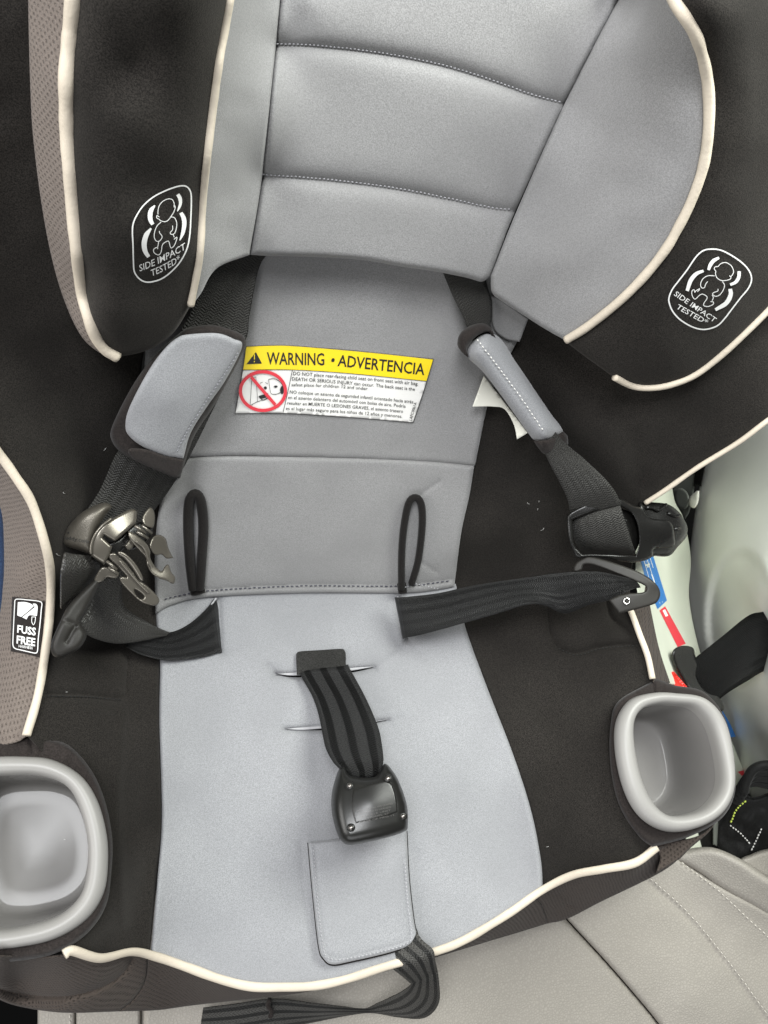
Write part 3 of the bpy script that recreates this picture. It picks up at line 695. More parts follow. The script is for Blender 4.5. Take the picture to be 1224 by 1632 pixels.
tube('wing_piping', LPI, HEAD, .0019, PIPING, head, lift=.002, wob=.1)
# right wing
RPI = [(1050,-50),(1074,0),(1094,30),(1112,65),(1127,125),(1130,190),(1122,260),(1102,320),(1077,370),(1059,400),(1027,440),(987,480),(937,520),(902,542)]
RPO = [(979,601),(1007,615),(1037,618),(1072,612),(1112,595),(1162,555),(1224,495),(1260,455)]
patch('wing_lining', [(1015,-50,1),(985,0),(900,165),(824,335),(782,440,1),(784,466),(800,480),(840,506),(870,525),(902,543,1)] + RPI[-2:0:-1] + [(1050,-50,1)], HEAD, GREYW, head, thick=.03, r=8, drop=.005, step=8, noise=(150, .0013, 18))
patch('wing_face', [(1050,-50,1)] + RPI[1:-1] + [(902,545,1),(932,568),(979,602,1)] + RPO[1:-1] + [(1260,455,1),(1260,-50,1)], HEAD, BLACK, head, thick=.04, r=8, drop=.004, step=9, noise=(150, .0015, 19), bulge=.004)
tube('wing_piping', RPI, HEAD, .0027, PIPING, head, lift=.002, wob=.1)
tube('wing_piping', RPO, HEAD, .0022, PIPING, head, lift=.001, taper=False, wob=.1)

# --- side impact emblems (flat print)
def emblem(sc, ox, oy, outl, wav, strokes, texts, parent, lw):
    mp = lambda pts: [(ox + x / sc, oy + y / sc) for x, y in pts]
    g = []
    q = mp(outl); g.append(ribbon2d(q, lw * 1.15, True, 2))
    for a, b_ in wav: g.append(ribbon2d(mp(a), np.array(b_) / sc, False, 2))
    for s in strokes: g.append(ribbon2d(mp(s), lw * .62, False, 1.5))
    for s, p0, p1, h, up, sag in texts:
        p0, p1 = mp([p0])[0], mp([p1])[0]; g.append(text_on(s, p0, p1, h / sc, up, .002, sag / sc))
    return print_on('side_impact_emblem', g, over(HEAD, bulge_lift), 0, WHITE, parent)
bulge_lift = .0047
emblem(9.0667, 200, 280,
  [(830,145),(900,170),(945,250),(952,400),(945,600),(930,850),(890,1050),(800,1230),(680,1370),(540,1480),(400,1530),(290,1535),(200,1490),(130,1390),(115,1250),(108,1000),(100,800),(115,680),(170,560),(260,430),(400,310),(560,225),(720,165)],
  [([(425,430),(370,500),(355,580),(365,650),(395,705)], [20,60,70,65,50]), ([(370,760),(300,860),(270,980),(285,1090),(335,1175)], [25,70,75,70,50]), ([(755,270),(785,320),(795,390),(780,450),(750,515)], [50,55,45,35,12]), ([(800,535),(840,610),(850,700),(830,820),(785,935)], [50,65,60,50,14])],
  [[(490,600),(455,575),(452,610),(480,625),(510,650),(570,665),(620,640),(660,585),(700,520),(720,450),(700,430),(708,460)], [(470,560),(470,500),(490,430),(540,370),(620,335),(680,350),(705,410),(700,440)],
   [(515,670),(460,720),(425,800),(415,880),(440,940),(490,945),(530,890),(520,860),(495,830),(490,800)], [(660,595),(710,610),(740,680),(735,760),(710,830),(670,850),(645,825),(680,780),(680,720)],
   [(480,950),(465,1030),(440,1040),(405,1070),(420,1120),(480,1145),(515,1100),(530,1010),(560,970),(620,945),(640,1000),(660,1045),(710,1000),(745,890),(700,920)], [(690,850),(705,890)], [(470,1040),(460,1060)]],
  [('SIDE IMPACT', (205,1385), (868,1060), 95, (-.10, -1.), 20), ('TESTED*', (375,1455), (790,1235), 92, (-.14, -1.), 15)], head, 1.9)
emblem(7.65, 1050, 380,
  [(640,130),(760,145),(900,215),(1030,310),(1110,410),(1130,510),(1090,610),(1000,720),(900,850),(800,980),(720,1060),(620,1100),(520,1108),(400,1075),(260,990),(170,890),(128,790),(125,720),(165,620),(240,520),(340,390),(450,230),(540,150)],
  [([(735,235),(670,270),(630,320),(605,385)], [28,45,45,32]), ([(545,395),(460,430),(390,510),(345,640)], [30,48,50,40]), ([(980,400),(975,470),(940,530),(870,565)], [40,42,40,30]), ([(870,615),(875,690),(820,790),(690,870)], [45,55,52,36])],
  [[(720,345),(690,345),(675,370),(695,400),(690,430),(710,480),(760,512),(820,512),(870,495),(880,470),(860,455)], [(720,345),(760,305),(820,295),(880,330),(910,390),(905,430),(880,465)],
   [(680,455),(600,455),(540,490),(510,550),(520,600),(555,600),(570,560),(595,525)], [(775,525),(800,570),(785,630),(740,690),(690,705),(655,680),(670,660),(720,640),(720,615)],
   [(500,610),(450,640),(440,660),(430,625),(405,640),(405,690),(440,740),(500,690),(540,680),(590,720),(550,790),(550,820),(600,830),(660,805),(665,775),(630,770)], [(650,690),(665,720),(650,760)], [(470,650),(500,620)]],
  [('SIDE IMPACT', (180,690), (672,1025), 62, (.62, -.80), 0), ('TESTED*', (205,850), (570,1050), 62, (.62, -.80), 0)], head, 1.9)
# ================================================================== CUP HOLDERS
def rim_plane(h): return plane(P0 + nPAN * h, N_PAN)
def cup_holder(outer, inner, h, depth, label):
    pl = rim_plane(h)
    def to3(pts, k):
        q = outline(pts, 2.0); L = np.concatenate([[0], np.cumsum(np.linalg.norm(np.diff(np.vstack([q, q[:1]]), axis=0), axis=1))])
        qq = np.vstack([q, q[:1]]); s = np.linspace(0, L[-1], k, endpoint=False)
        q = np.stack([np.interp(s, L, qq[:, i]) for i in (0, 1)], -1); return P(q[:, 0], q[:, 1], pl(q[:, 0], q[:, 1]))
    K = 96
    A = to3(outer, K); B = to3(inner, K)
    # start both loops at the same heading
    def roll(X):
        c = X.mean(0); a = np.arctan2(X[:, 1] - c[1], X[:, 0] - c[0]); return np.roll(X, -int(np.argmin(np.abs(a))), 0)
    A, B = roll(A), roll(B)
    rings = []
    for s, z in ((.45, -.016), (.2, -.009), (.03, -.0035), (.1, .0006), (.28, .0033), (.5, .0042), (.72, .0036), (.88, .0018), (.97, -.001), (1.0, -.004), (1.0, -.009)):
        rings.append(A * (1 - s) + B * s + nPAN * z)
    V = np.vstack(rings); Fc = []
    for i in range(len(rings) - 1):
        for k in range(K): Fc.append([i * K + k, i * K + (k + 1) % K, (i + 1) * K + (k + 1) % K, (i + 1) * K + k])
    # face towards the viewer
    def orient(V, Fc, ref):
        f = Fc[ref]; a, b, c = V[f[0]], V[f[1]], V[f[2]]
        return Fc if np.dot(np.cross(b - a, c - a), a) < 0 else [x[::-1] for x in Fc]
    Fc = orient(V, Fc, 4 * K)
    rim = link('cup_holder', V, Fc, CUP, seat)
    rim['label'] = label
    c = B.mean(0); rings = []
    for s, z in ((1.01, -.006), (1.0, -.012), (.985, depth * .4), (.965, depth * .75), (.94, depth * .90), (.905, depth * .97), (.86, depth), (.82, depth * 1.006), (.6, depth * .995), (.35, depth * .982), (.15, depth * .972), (.02, depth * .97)):
        z = z if z < 0 else -z
        rings.append(c + (B - c) * s + nPAN * z)
    V = np.vstack(rings); Fc = []
    for i in range(len(rings) - 1):
        for k in range(K): Fc.append([i * K + k, i * K + (k + 1) % K, (i + 1) * K + (k + 1) % K, (i + 1) * K + k])
    Fc.append([(len(rings) - 1) * K + k for k in range(K)])
    Fc = orient(V, Fc, 9 * K)
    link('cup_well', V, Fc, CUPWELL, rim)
    return rim
CUPR_O = [(1075,1103),(1125,1112),(1158,1150),(1172,1215),(1170,1265),(1150,1300),(1110,1322),(1065,1326),(1025,1305),(1000,1265),(985,1205),(985,1150),(1005,1115),(1040,1103)]
CUPR_I = [(1075,1122),(1110,1128),(1135,1158),(1150,1215),(1150,1255),(1130,1285),(1100,1298),(1065,1298),(1040,1275),(1022,1235),(1012,1185),(1012,1150),(1025,1130),(1050,1122)]
CUPL_O = [(40,1204),(85,1210),(128,1235),(155,1275),(170,1330),(172,1380),(165,1425),(140,1465),(95,1495),(40,1510),(-40,1515),(-90,1480),(-105,1400),(-100,1290),(-70,1225),(-20,1206)]
CUPL_I = [(30,1234),(80,1240),(110,1258),(128,1295),(138,1340),(138,1385),(128,1425),(100,1455),(60,1472),(0,1482),(-50,1470),(-72,1400),(-70,1300),(-45,1245)]
cup_holder(CUPR_O, CUPR_I, .075, .062, 'right grey cup holder, open and empty')
cup_holder(CUPL_O, CUPL_I, .078, .055, 'left grey cup holder with glossy bottom, cut by the picture edge')
# gathered fabric collars under the rims
patch('cup_collar', [(-130,1200),(-60,1180),(0,1181),(44,1168),(60,1174),(105,1185),(142,1222),(166,1272),(179,1336),(177,1395),(170,1440),(148,1478),(112,1508),(60,1527),(-40,1535),(-130,1520)], over(rim_plane(.0735), 0), BINDING, seat, thick=.03, r=10, drop=.008, step=7, ostep=3,
      holes=[[(40,1218),(85,1224),(120,1245),(145,1280),(158,1335),(160,1380),(152,1420),(128,1455),(90,1482),(40,1496),(-40,1500),(-80,1470),(-92,1400),(-88,1290),(-60,1235),(-20,1220)]], noise=(22, .0012, 21), grooves=[([(48,1172),(50,1200)], 3, .003), ([(70,1176),(64,1204)], 3, .0015), ([(120,1196),(108,1222)], 3, .0015), ([(150,1222),(134,1246)], 3, .0013)])
patch('cup_collar', [(1035,1088,1),(1046,1082),(1075,1092),(1122,1103),(1156,1146),(1171,1215),(1170,1268),(1148,1306),(1100,1333),(1060,1345),(1040,1350,1),(1020,1335),(995,1300),(980,1262),(972,1210),(973,1155),(985,1118)], over(rim_plane(.066), 0), BINDING, seat, thick=.03, r=8, drop=.007, step=6, ostep=3,
      holes=[[(1075,1112),(1116,1124),(1144,1157),(1158,1215),(1156,1262),(1138,1292),(1105,1312),(1065,1314),(1032,1292),(1010,1255),(997,1200),(997,1150),(1014,1122),(1044,1112)]], noise=(20, .001, 22), grooves=[([(1040,1084),(1044,1108)], 3, .003), ([(1010,1098),(1022,1118)], 3, .0015), ([(1058,1086),(1056,1110)], 3, .0015)])
# dark fabric wall under the right cup
patch('front_panel', [(1012,1330,1),(1060,1340),(1110,1333),(1140,1312,1),(1128,1328),(1100,1352),(1085,1368,1),(1045,1392,1),(1050,1360)], lambda x, y: rim_plane(.05)(x, y), DARKTAUPE, seat, thick=.06, r=3, drop=.002)

# ================================================================== PALE SHELL SIDE with stickers (right)
SS = depth_tps([(1000,830,.63),(1030,900,.63),(1050,1000,.645),(1110,1150,.66),(1100,850,.80),(1097,900,.80),(1110,1000,.775),(1165,1180,.745),(1095,780,.84),(1130,750,.85),(1040,790,.66),(1060,940,.70),(1075,1000,.71)])
sh = patch('shell_side', [(1012,840,1),(1035,795),(1058,773),(1070,768,1),(1076,800),(1090,828),(1101,890),(1099,960),(1122,1060),(1172,1195),(1200,1262,1),(1170,1262,1),(1166,1190),(1140,1130),(1095,1094,1),(1050,1088,1),(1040,1030),(1026,985),(1014,930)], SS, SHELL, seat, thick=.01, r=3, drop=.002, step=7)
sh['label'] = 'pale plastic side of the shell carrying a blue and a red sticker'
print_on('blue_sticker', [fill2d([(1019,889,1),(1041,886,1),(1063,957,1),(1048,971,1),(1030,925,1)], 4)], SS, .0008, BLUEP, sh)
print_on('red_sticker', [fill2d([(1051,973,1),(1060,966,1),(1093,1026,1),(1080,1031,1)], 4)], SS, .0008, REDP, sh)
print_on('blue_sticker', [fill2d([(1150,1130,1),(1163,1152,1),(1173,1174,1),(1160,1176,1)], 4)], SS, .0008, BLUEP, sh)
print_on('red_sticker', [fill2d([(1176,1230,1),(1192,1226,1),(1196,1236,1),(1182,1236,1)], 4)], SS, .0012, REDP, sh)
lg = []
for k, (a, b_) in enumerate((((1026,892),(1034,920)), ((1031,891),(1046,935)), ((1036,889),(1041,905)), ((1038,915),(1054,958)), ((1044,930),(1056,960)), ((1046,945),(1052,962)))):
    lg.append(ribbon2d([a, b_], .8))
print_on('sticker_lettering', lg, SS, .0014, WHITE, sh)
print_on('sticker_lettering', [ribbon2d([(1068,992),(1083,1018)], .7), fill2d([(1056,973,1),(1060,971,1),(1065,981,1),(1061,983,1)], 2)], SS, .0014, WHITE, sh)

# ================================================================== WARNING LABEL
zl = lambda pts: [(370 + p[0] / 3.709, 540 + p[1] / 3.709) + tuple(p[2:]) for p in pts]
wl_ = patch('warning_label', zl([(83,45,1),(230,38),(380,42),(800,78),(1190,120,1),(1135,300),(1070,495,1),(700,465),(300,440),(17,443,1),(62,190)]), over(UPD, .0012), LABELW, seat, thick=.0008, r=0, drop=0, step=8, ostep=3)
LB = over(UPD, .0012)
print_on('header', [fill2d(zl([(84,46,1),(230,40),(380,44),(800,80),(1188,122,1),(1148,250,1),(800,214),(500,190),(355,183),(65,183,1)]), 4)], LB, .0003, YELLOW, wl_)
LT = []
for a in ([(83,45),(230,38),(380,42),(800,78),(1190,120)], [(1190,120),(1135,300),(1070,495)], [(1070,495),(700,465),(300,440),(17,443)], [(17,443),(62,190),(83,45)], [(65,184),(355,184),(700,206),(1148,251)], [(356,184),(330,310),(300,438)]):
    LT.append(ribbon2d(zl(a), .85))
LT.append(fill2d(zl([(85,150,1),(140,78,1),(176,146,1)]), 2))
Z = lambda x, y: (370 + x / 3.709, 540 + y / 3.709)
LT.append(text_on('WARNING', Z(205,150), Z(545,156), 70 / 3.709, (-.0, -1), .012, shear=0))
LT.append(fill2d(zl([(585,128),(594,114),(604,116),(606,128),(598,138),(588,136)]), 2))
LT.append(text_on('ADVERTENCIA', Z(622,160), Z(1135,214), 66 / 3.709, (.10, -1), .012))
for s, a, b_, hh in (('DO NOT place rear-facing child seat on front seat with air bag.', (360,214), (1100,276), 20), ('DEATH OR SERIOUS INJURY can occur. The back seat is the', (353,246), (1080,308), 20), ('safest place for children 12 and under.', (350,280), (805,304), 18),
                     ('NO coloque un asiento de seguridad infantil orientado hacia atr\u00e1s', (340,323), (1070,382), 19), ('en el asiento delantero del autom\u00f3vil con bolsa de aire. Podr\u00eda', (330,355), (1025,408), 19), ('resultar en MUERTE O LESIONES GRAVES, el asiento trasero', (325,388), (1010,438), 19), ('es el lugar m\u00e1s seguro para los ni\u00f1os de 12 a\u00f1os y menores.', (317,420), (1005,468), 19)):
    LT.append(text_on(s, Z(*a), Z(*b_), hh / 3.709, (.06, -1), .004, -1.2))
LT.append(text_on('LAPC0061A', Z(1062,485), Z(1092,378), 18 / 3.709, (-.96, -.25), .0))
# pictogram: air bag, child seat and child's head
for a, w_, cl in (([(140,225),(118,240),(112,300),(106,395)], .7, False), ([(140,225),(146,300),(150,372)], .7, False), ([(106,395),(150,372),(215,352)], .7, False), ([(215,240),(250,236),(290,262),(300,300),(270,325),(232,325),(222,290),(215,240)], .8, False),
              ([(165,262),(180,256)], .7, False), ([(195,258),(212,268)], .7, False), ([(160,345),(185,362),(222,340)], 1.2, False)):
    LT.append(ribbon2d(zl(a), w_, cl, 2))
LT.append(fill2d(zl([(283,300),(294,278),(305,292),(302,322),(290,326)]), 2)); LT.append(fill2d(zl([(245,282),(258,276),(270,281),(258,290)]), 2))
LT.append(fill2d(zl([(186,290),(196,281),(206,289),(198,300)]), 2)); LT.append(fill2d(zl([(155,340),(185,330),(212,322),(205,345),(175,352)]), 2))
print_on('label_lettering', LT, LB, .0006, INK, wl_)
print_on('label_exclamation_mark', [ribbon2d(zl([(132,92),(131,122)]), 1.3), ribbon2d(zl([(131,131),(131,138)]), 1.3)], LB, .0009, YELLOW, wl_)
print_on('prohibition_ring', [ribbon2d(zl([(182 + 133 * math.cos(t), 309 + 114 * math.sin(t)) for t in np.linspace(0, 2 * math.pi, 24, endpoint=False)]), 5.2, True, 2), ribbon2d(zl([(112,226),(255,390)]), 5.0)], LB, .0010, REDP, wl_)
# ================================================================== FUSS FREE label
zf = lambda pts: [(p[0] / 10.2, 920 + p[1] / 10.2) + tuple(p[2:]) for p in pts]
fl = patch('harness_label', zf([(195,318,1),(450,345),(722,398,1),(690,850),(655,1308,1),(400,1245),(172,1205,1),(180,760)]), over(OUT, .0012), BINDING, seat, thick=.0012, r=1.5, drop=.0003, step=6, ostep=3)
FLD = over(OUT, .0012); ZF = lambda x, y: (x / 10.2, 920 + y / 10.2)
g_ = [ribbon2d(zf([(245,375),(290,355),(450,368),(630,390),(680,425),(672,520),(650,760),(622,1000),(610,1190),(580,1232),(480,1215),(330,1180),(250,1160),(212,1110),(212,980),(225,700),(238,450)]), 1.5, True, 1.5),
      fill2d(zf([(290,405,1),(400,402),(500,430),(550,470,1),(450,560),(345,645,1),(280,620,1),(285,500)]), 2), fill2d(zf([(530,430,1),(580,430),(612,480),(600,630,1),(520,618,1),(470,620),(430,685,1),(360,650,1),(460,570),(565,485,1)]), 2),
      ribbon2d(zf([(520,640),(515,720),(543,775),(570,720),(578,640)]), 1.1), ribbon2d(zf([(520,645),(578,645)]), 1.0),
      text_on('FUSS', ZF(278,895), ZF(580,945), 118 / 10.2, (.05, -1), .03), text_on('FREE', ZF(268,1070), ZF(570,1118), 122 / 10.2, (.05, -1), .03), text_on('HARNESS', ZF(303,1138), ZF(530,1172), 42 / 10.2, (.05, -1), .01)]
print_on('label_lettering', g_, FLD, .0005, WHITE, fl)
# ================================================================== loops and paper tag on the pads
LOWD = over(BASE, .009)
lp = [(308,938),(303,895),(300,840),(302,800),(311,787),(320,800),(324,840),(321,895),(318,938)]
tube('buckle_pocket_loop', lp, LOWD, .0035, LOOPM, seat, lift=.004, rb=.0048, seg=12)
tube('buckle_pocket_loop', [(312,932),(314,939),(316,946)], LOWD, .0056, LOOPM, seat, lift=.0022, rb=.003)
tube('buckle_pocket_loop', [(640,938),(640,890),(643,845),(651,803),(662,793),(671,803),(673,835),(667,890),(656,930)], LOWD, .0028, LOOPM, seat, lift=.004, rb=.0048, seg=12)
tube('buckle_pocket_loop', [(640,930),(641,938),(642,945)], LOWD, .0036, LOOPM, seat, lift=.0022, rb=.003)
stitches([[(304,934),(322,934)], [(640,938),(662,930)], [(662,930),(700,939)]], LOWD, THREAD, seat, pitch=5, frac=.6, rad=.0004, lift=.0055)
patch('paper_tag', [(771,599,1),(753,648,1),(787,648),(805,653),(819,677),(824,700,1),(841,690,1),(800,636)], over(BASE, lambda x, y: .014 + .00012 * (np.asarray(y) - 600)), PAPER, seat, thick=.0006, r=0, drop=0, step=6, ostep=3)

# ================================================================== HARNESS
hl = thing('shoulder_strap', 'left black harness webbing running from headrest, under the left pad, to the crotch opening', 'harness strap', P(230., 760., .53), 'harness straps')
ZB = lambda x, y: BASE(x, y)
strap('webbing', [(352,398,.012,428,402,.012),(335,430,.016,412,428,.015),(303,500,.024,397,505,.022),(280,545,.03,390,545,.026),(245,630,.03,340,650,.026),(205,700,.03,300,730,.022),(184,726,.026,281,762,.018),(160,780,.02,262,790,.014),(132,822,.012,238,822,.012),(108,850,.008,205,868,.010)], ZB, WEBD, hl, camber=.002)
# lap part: out of the seat slot, twisted, up into the tongue
strap('lap_webbing', [(346,952,-.004,353,1041,-.004),(340,956,.004,350,1039,.004),(327,972,.009,332,1045,.006),(302,994,.012,300,1050,.008),(276,1007,.012,262,1052,.009),(245,1010,.012,224,1043,.010),(210,1015,.012,200,1030,.010)], ZB, WEBL, hl, camber=.002)
strap('lap_webbing', [(153,928,.030,196,908,.012),(146,945,.034,194,926,.018),(133,972,.036,193,948,.022),(124,996,.034,197,966,.024),(146,1016,.030,212,980,.024),(185,1025,.024,232,991,.022),(225,1021,.020,252,1001,.019),(266,1012,.017,270,1009,.017)], ZB, WEBR, hl, camber=.004, wobble=.0006)
strap('webbing', [(150,928,.030,97,970,.022),(157,908,.036,97,938,.034),(157,900,.037,98,908,.037),(146,886,.030,104,880,.030)], ZB, WEBR, hl, camber=.005)
hr = thing('shoulder_strap', 'right black harness webbing running from headrest, under the right pad, to the crotch opening', 'harness strap', P(900., 760., .55), 'harness straps')
strap('webbing', [(700,418,.010,772,440,.010),(705,432,.014,776,458,.014),(722,473,.018,783,480,.016),(738,505,.020,783,505,.018),(748,530,.022,785,530,.02),(790,620,.022,835,610,.02),(855,700,.020,888,692,.02),(880,745,.03,935,735,.03),(903,790,.036,966,765,.036),(908,812,.036,984,790,.036),(912,826,.034,989,806,.034)], ZB, WEBD, hr, camber=.002)
strap('webbing', [(914,818,.020,990,800,.020),(912,828,.036,989,808,.036),(913,850,.040,1000,842,.040),(920,870,.038,1009,870,.036),(930,884,.026,1014,886,.026),(932,890,.018,1014,890,.018)], ZB, WEBD, hr, camber=.003)
RL = depth_tps([(640,980,.578),(700,970,.577),(800,950,.570),(900,935,.556),(960,930,.540),(1010,935,.528),(640,940,.578),(660,1010,.578),(905,975,.556)])
strap('lap_webbing', [(630,952,-.008,643,1018,-.008),(636,952,-.001,648,1016,-.001),(660,950,.003,672,1011,.003),(700,945,.006,720,998,.006),(750,934,.008,790,978,.007),(800,926,.008,840,963,.007),(850,919,.009,870,965,.002),(885,914,.010,900,977,.000),(925,911,.010,940,963,.004),(960,912,.008,975,955,.006),(990,920,.004,1004,940,.004),(1012,926,-.004,1020,936,-.004)], RL, WEBL, hr, camber=.0015)

# --- strap pads
PADL = depth_tps([(300,525,.420),(390,540,.438),(180,690,.445),(195,720,.452),(285,755,.487),(270,640,.440),(330,640,.455)])
pl_ = thing('strap_pad', 'left grey harness pad with dark binding, wide and lying flat above the polished clip', 'strap pad', P(280., 640., .46), 'harness pads')
patch('binding', [(286,531),(302,522),(340,518),(378,529),(391,540),(388,560),(345,640),(310,695),(290,752,1),(283,762),(240,745),(197,724),(178,702),(180,676),(214,610),(250,563)], PADL, BINDING, pl_, thick=.016, r=12, drop=.007, step=6, noise=(24, .0011, 23), ostep=3)
pb = patch('pad_face', [(283,538),(300,533),(345,531),(372,540),(386,552),(360,605),(330,648),(304,690),(292,732,1),(262,727),(228,712),(207,696),(200,680),(206,650),(236,592),(262,556)], over(PADL, .0050), GREY, pl_, thick=.010, r=10, drop=.0026, step=6, ostep=3, grooves=[([(380,562),(350,608),(322,650),(296,692),(279,726)], 4, .0008)])
stitches([[(380,562),(350,608),(322,650),(296,692),(279,724)]], over(PADL, .0046), THREADG, pb, pitch=6.5, rad=.0004, lift=.0006)
patch('binding', [(232,716),(262,726),(294,733,1),(290,752),(282,762,1),(243,747),(212,731),(205,716)], over(PADL, .0058), BINDING, pl_, thick=.010, r=6, drop=.002, step=5, noise=(16, .0009, 24), ostep=3)
PADR = depth_tps([(745,560,.478),(785,540,.482),(770,550,.474),(850,700,.520),(885,690,.522),(868,694,.514),(815,620,.494)])
pr_ = thing('strap_pad', 'right grey harness pad folded into a narrow roll beside the white paper tag', 'strap pad', P(815., 610., .49), 'harness pads')
prb = patch('pad_face', [(744,558),(757,541),(778,530),(799,541),(819,572),(840,603),(856,627),(877,658),(897,688),(876,700),(854,702),(840,688),(803,636),(771,594),(748,572)], over(PADR, .003), GREY, pr_, thick=.012, r=24, drop=.011, step=5, ostep=3, grooves=[([(760,540),(795,586),(829,632),(868,690)], 4, .0010)])
patch('binding', [(729,548),(733,532),(748,520),(768,515),(782,522),(790,541),(779,529,1),(771,530),(757,538),(745,553),(746,570,1),(735,560)], over(PADR, .004), BINDING, pr_, thick=.014, r=10, drop=.006, step=4, ostep=2)
patch('binding', [(850,702,1),(874,700),(898,687,1),(905,697),(904,711),(890,721),(869,724),(858,714)], over(PADR, .002), BINDING, pr_, thick=.012, r=8, drop=.005, step=4, ostep=2, grooves=[([(866,706),(868,721)], 3, .003)])
stitches([[(760,540),(795,586),(829,632),(867,688)]], over(PADR, .003), LABELW, prb, pitch=7, rad=.00042, lift=.0004)

# --- chest clip, left half (polished, with two pairs of prongs)
CL = depth_tps([(100,860,.452),(145,885,.452),(125,820,.450),(180,870,.455),(220,815,.470),(166,899,.455),(250,955,.470),(270,910,.478),(240,860,.472),(275,885,.486)])
z8 = lambda pts: [(90 + p[0] / 6.442, 790 + p[1] / 6.442) + tuple(p[2:]) for p in pts]
cl_ = thing('chest_clip', 'polished grey chest clip half with open prongs, on the left strap', 'chest clip', P(170., 870., .46), 'halves of the chest clip')
bodyc = patch('clip_body', [(101,868),(99,857),(105,845),(118,828),(133,815),(150,806),(168,801),(178,808),(168,822),(154,846),(146,884,1),(122,876)], over(CL, .002), CLIPMAT, cl_, thick=.014, r=13, drop=.008, step=4, ostep=2)
print_on('clip_lettering', [text_on('uddy.com', (104,859), (141,866), 6, (.1, -1), 0)], over(CL, .0022), .0003, INK, bodyc)
patch('clip_plate', [(145,886,1),(145,868),(151,851),(162,837),(190,820),(210,811),(219,815,1),(217,834,1),(200,849),(183,863,1),(166,853,1),(164,857,1),(179,871,1),(174,886),(166,900,1),(155,893)], over(CL, .0045), CLIPPL, cl_, thick=.012, r=5, drop=.0022, step=3, ostep=2)
tube('clip_ridge', [(145,883),(146,868),(152,852),(163,838),(178,826)], over(CL, .0048), .0009, CLIPPL, cl_)
patch('clip_core', [(172,866,1),(190,858),(214,836),(236,832),(243,845),(236,860),(212,876),(196,876),(190,892),(172,892,1)], over(CL, -.004), BLKPL, cl_, thick=.008, r=4, drop=.002, step=4, ostep=2)
def arm(pts, rads, h, flat=.75):
    A_ = np.array([(x, y, r_) for (x, y), r_ in zip(pts, rads)], float); q_ = catmull(A_, False, 1.5)
    e_ = np.linspace(0, 1, len(q_)); cap_ = np.sqrt(np.clip(1 - np.clip(1 - np.minimum(e_, 1 - e_) * len(q_) / 4., 0, 1) ** 2, .03, 1))
    d_ = CL(q_[:, 0], q_[:, 1]) - h
    V__, F__ = tube_geo(P(q_[:, 0], q_[:, 1], d_), q_[:, 2] * .00039 * cap_, q_[:, 2] * .00039 * flat * cap_, seg=14)
    return link('prong', V__, F__, CLIPPL, cl_)
def claw(pts, h, holes=(), r=2.6, dr=.0012):
    return patch('prong', z8(pts), over(CL, h), CLIPPL, cl_, thick=.007, r=r, drop=dr, step=3, ostep=1.5, holes=[z8(q_) for q_ in holes])
claw([(385,870),(415,800),(465,735),(530,740),(620,790),(650,815),(600,850),(520,840),(470,880),(420,895)], -.001)
claw([(535,600,1),(600,590),(700,675),(790,785),(850,865),(930,925),(1000,990),(1052,1055),(1048,1108),(1000,1130),(940,1120),(870,1092),(780,1015),(700,935),(652,872),(662,832),(722,832),(640,740),(545,650)], .003, [[(800,965),(850,985),(900,1035),(865,1062),(815,1015)]])
arm([(188,880),(200,887),(212,900),(221,914),(227,926)], (3.2,3.6,4,3.6,2.6), .0045)
claw([(880,230),(915,160),(965,118),(1005,170),(1010,260),(990,330),(930,320),(890,290)], -.001)
claw([(955,510),(985,430),(1050,400),(1120,440),(1150,540),(1200,640,1),(1130,645),(1080,605),(1020,612),(975,570)], -.001)
claw([(735,360,1),(800,388),(870,440),(930,500),(962,570),(965,640),(1005,715),(1050,758),(1082,775),(1110,730),(1150,708),(1180,785),(1217,832),(1215,890),(1190,905),(1130,872),(1060,852),(980,800),(932,720),(915,635),(865,575),(800,505),(745,430)], .004)
arm([(216,862),(230,874),(236,892),(243,906)], (1.6,1.8,1.8,1.5), .0055)
arm([(190,893),(206,912),(222,930),(238,946)], (1.6,1.8,1.8,1.5), .0042)
claw([(700,515,1),(770,425,1),(805,445),(795,520),(740,560)], .001)
geos = []
for a, b_ in (((805,308),(915,385)), ((825,368),(940,440)), ((875,305),(980,390)), ((515,672),(620,760)), ((530,735),(635,805))):
    q = np.array(z8([a, b_])); geos.append(tube_geo(P(q[:, 0], q[:, 1], CL(q[:, 0], q[:, 1]) - .0045), .0010, seg=8))
V_, F_ = join(geos); link('clip_pins', V_, F_, CLIPPL, cl_)
# --- chest clip, right half (receiver)
CR = depth_tps([(905,830,.540),(920,885,.540),(990,800,.540),(1000,890,.545),(1070,850,.560),(1095,840,.575),(1030,800,.556),(1060,885,.570)])
z5 = lambda pts: [(860 + p[0] / 4.7077, 720 + p[1] / 4.7077) + tuple(p[2:]) for p in pts]
cr_ = thing('chest_clip', 'black chest clip half with webbing looped through its frame, on the right strap', 'chest clip', P(1000., 850., .55), 'halves of the chest clip')
patch('clip_back', z5([(740,410),(790,378),(860,380),(950,390),(1010,420),(1060,470),(1105,550),(1108,610),(1095,650),(1040,710),(990,770),(940,787),(870,782),(780,770)]), over(CR, -.005), BLKPL, cr_, thick=.010, r=9, drop=.005, step=4, ostep=2, grooves=[([(840,490),(960,500),(1005,540),(1015,690)], 5, .004)])
tube('clip_rib', z5([(800,418),(850,422),(895,440),(950,395)]), over(CR, -.003), .0012, BLKPL, cr_)
tube('clip_rib', z5([(960,460),(1010,480),(1055,478)]), over(CR, -.004), .0012, BLKPL, cr_)
tube('clip_rib', z5([(1010,580),(1055,572)]), over(CR, -.004), .0012, BLKPL, cr_)
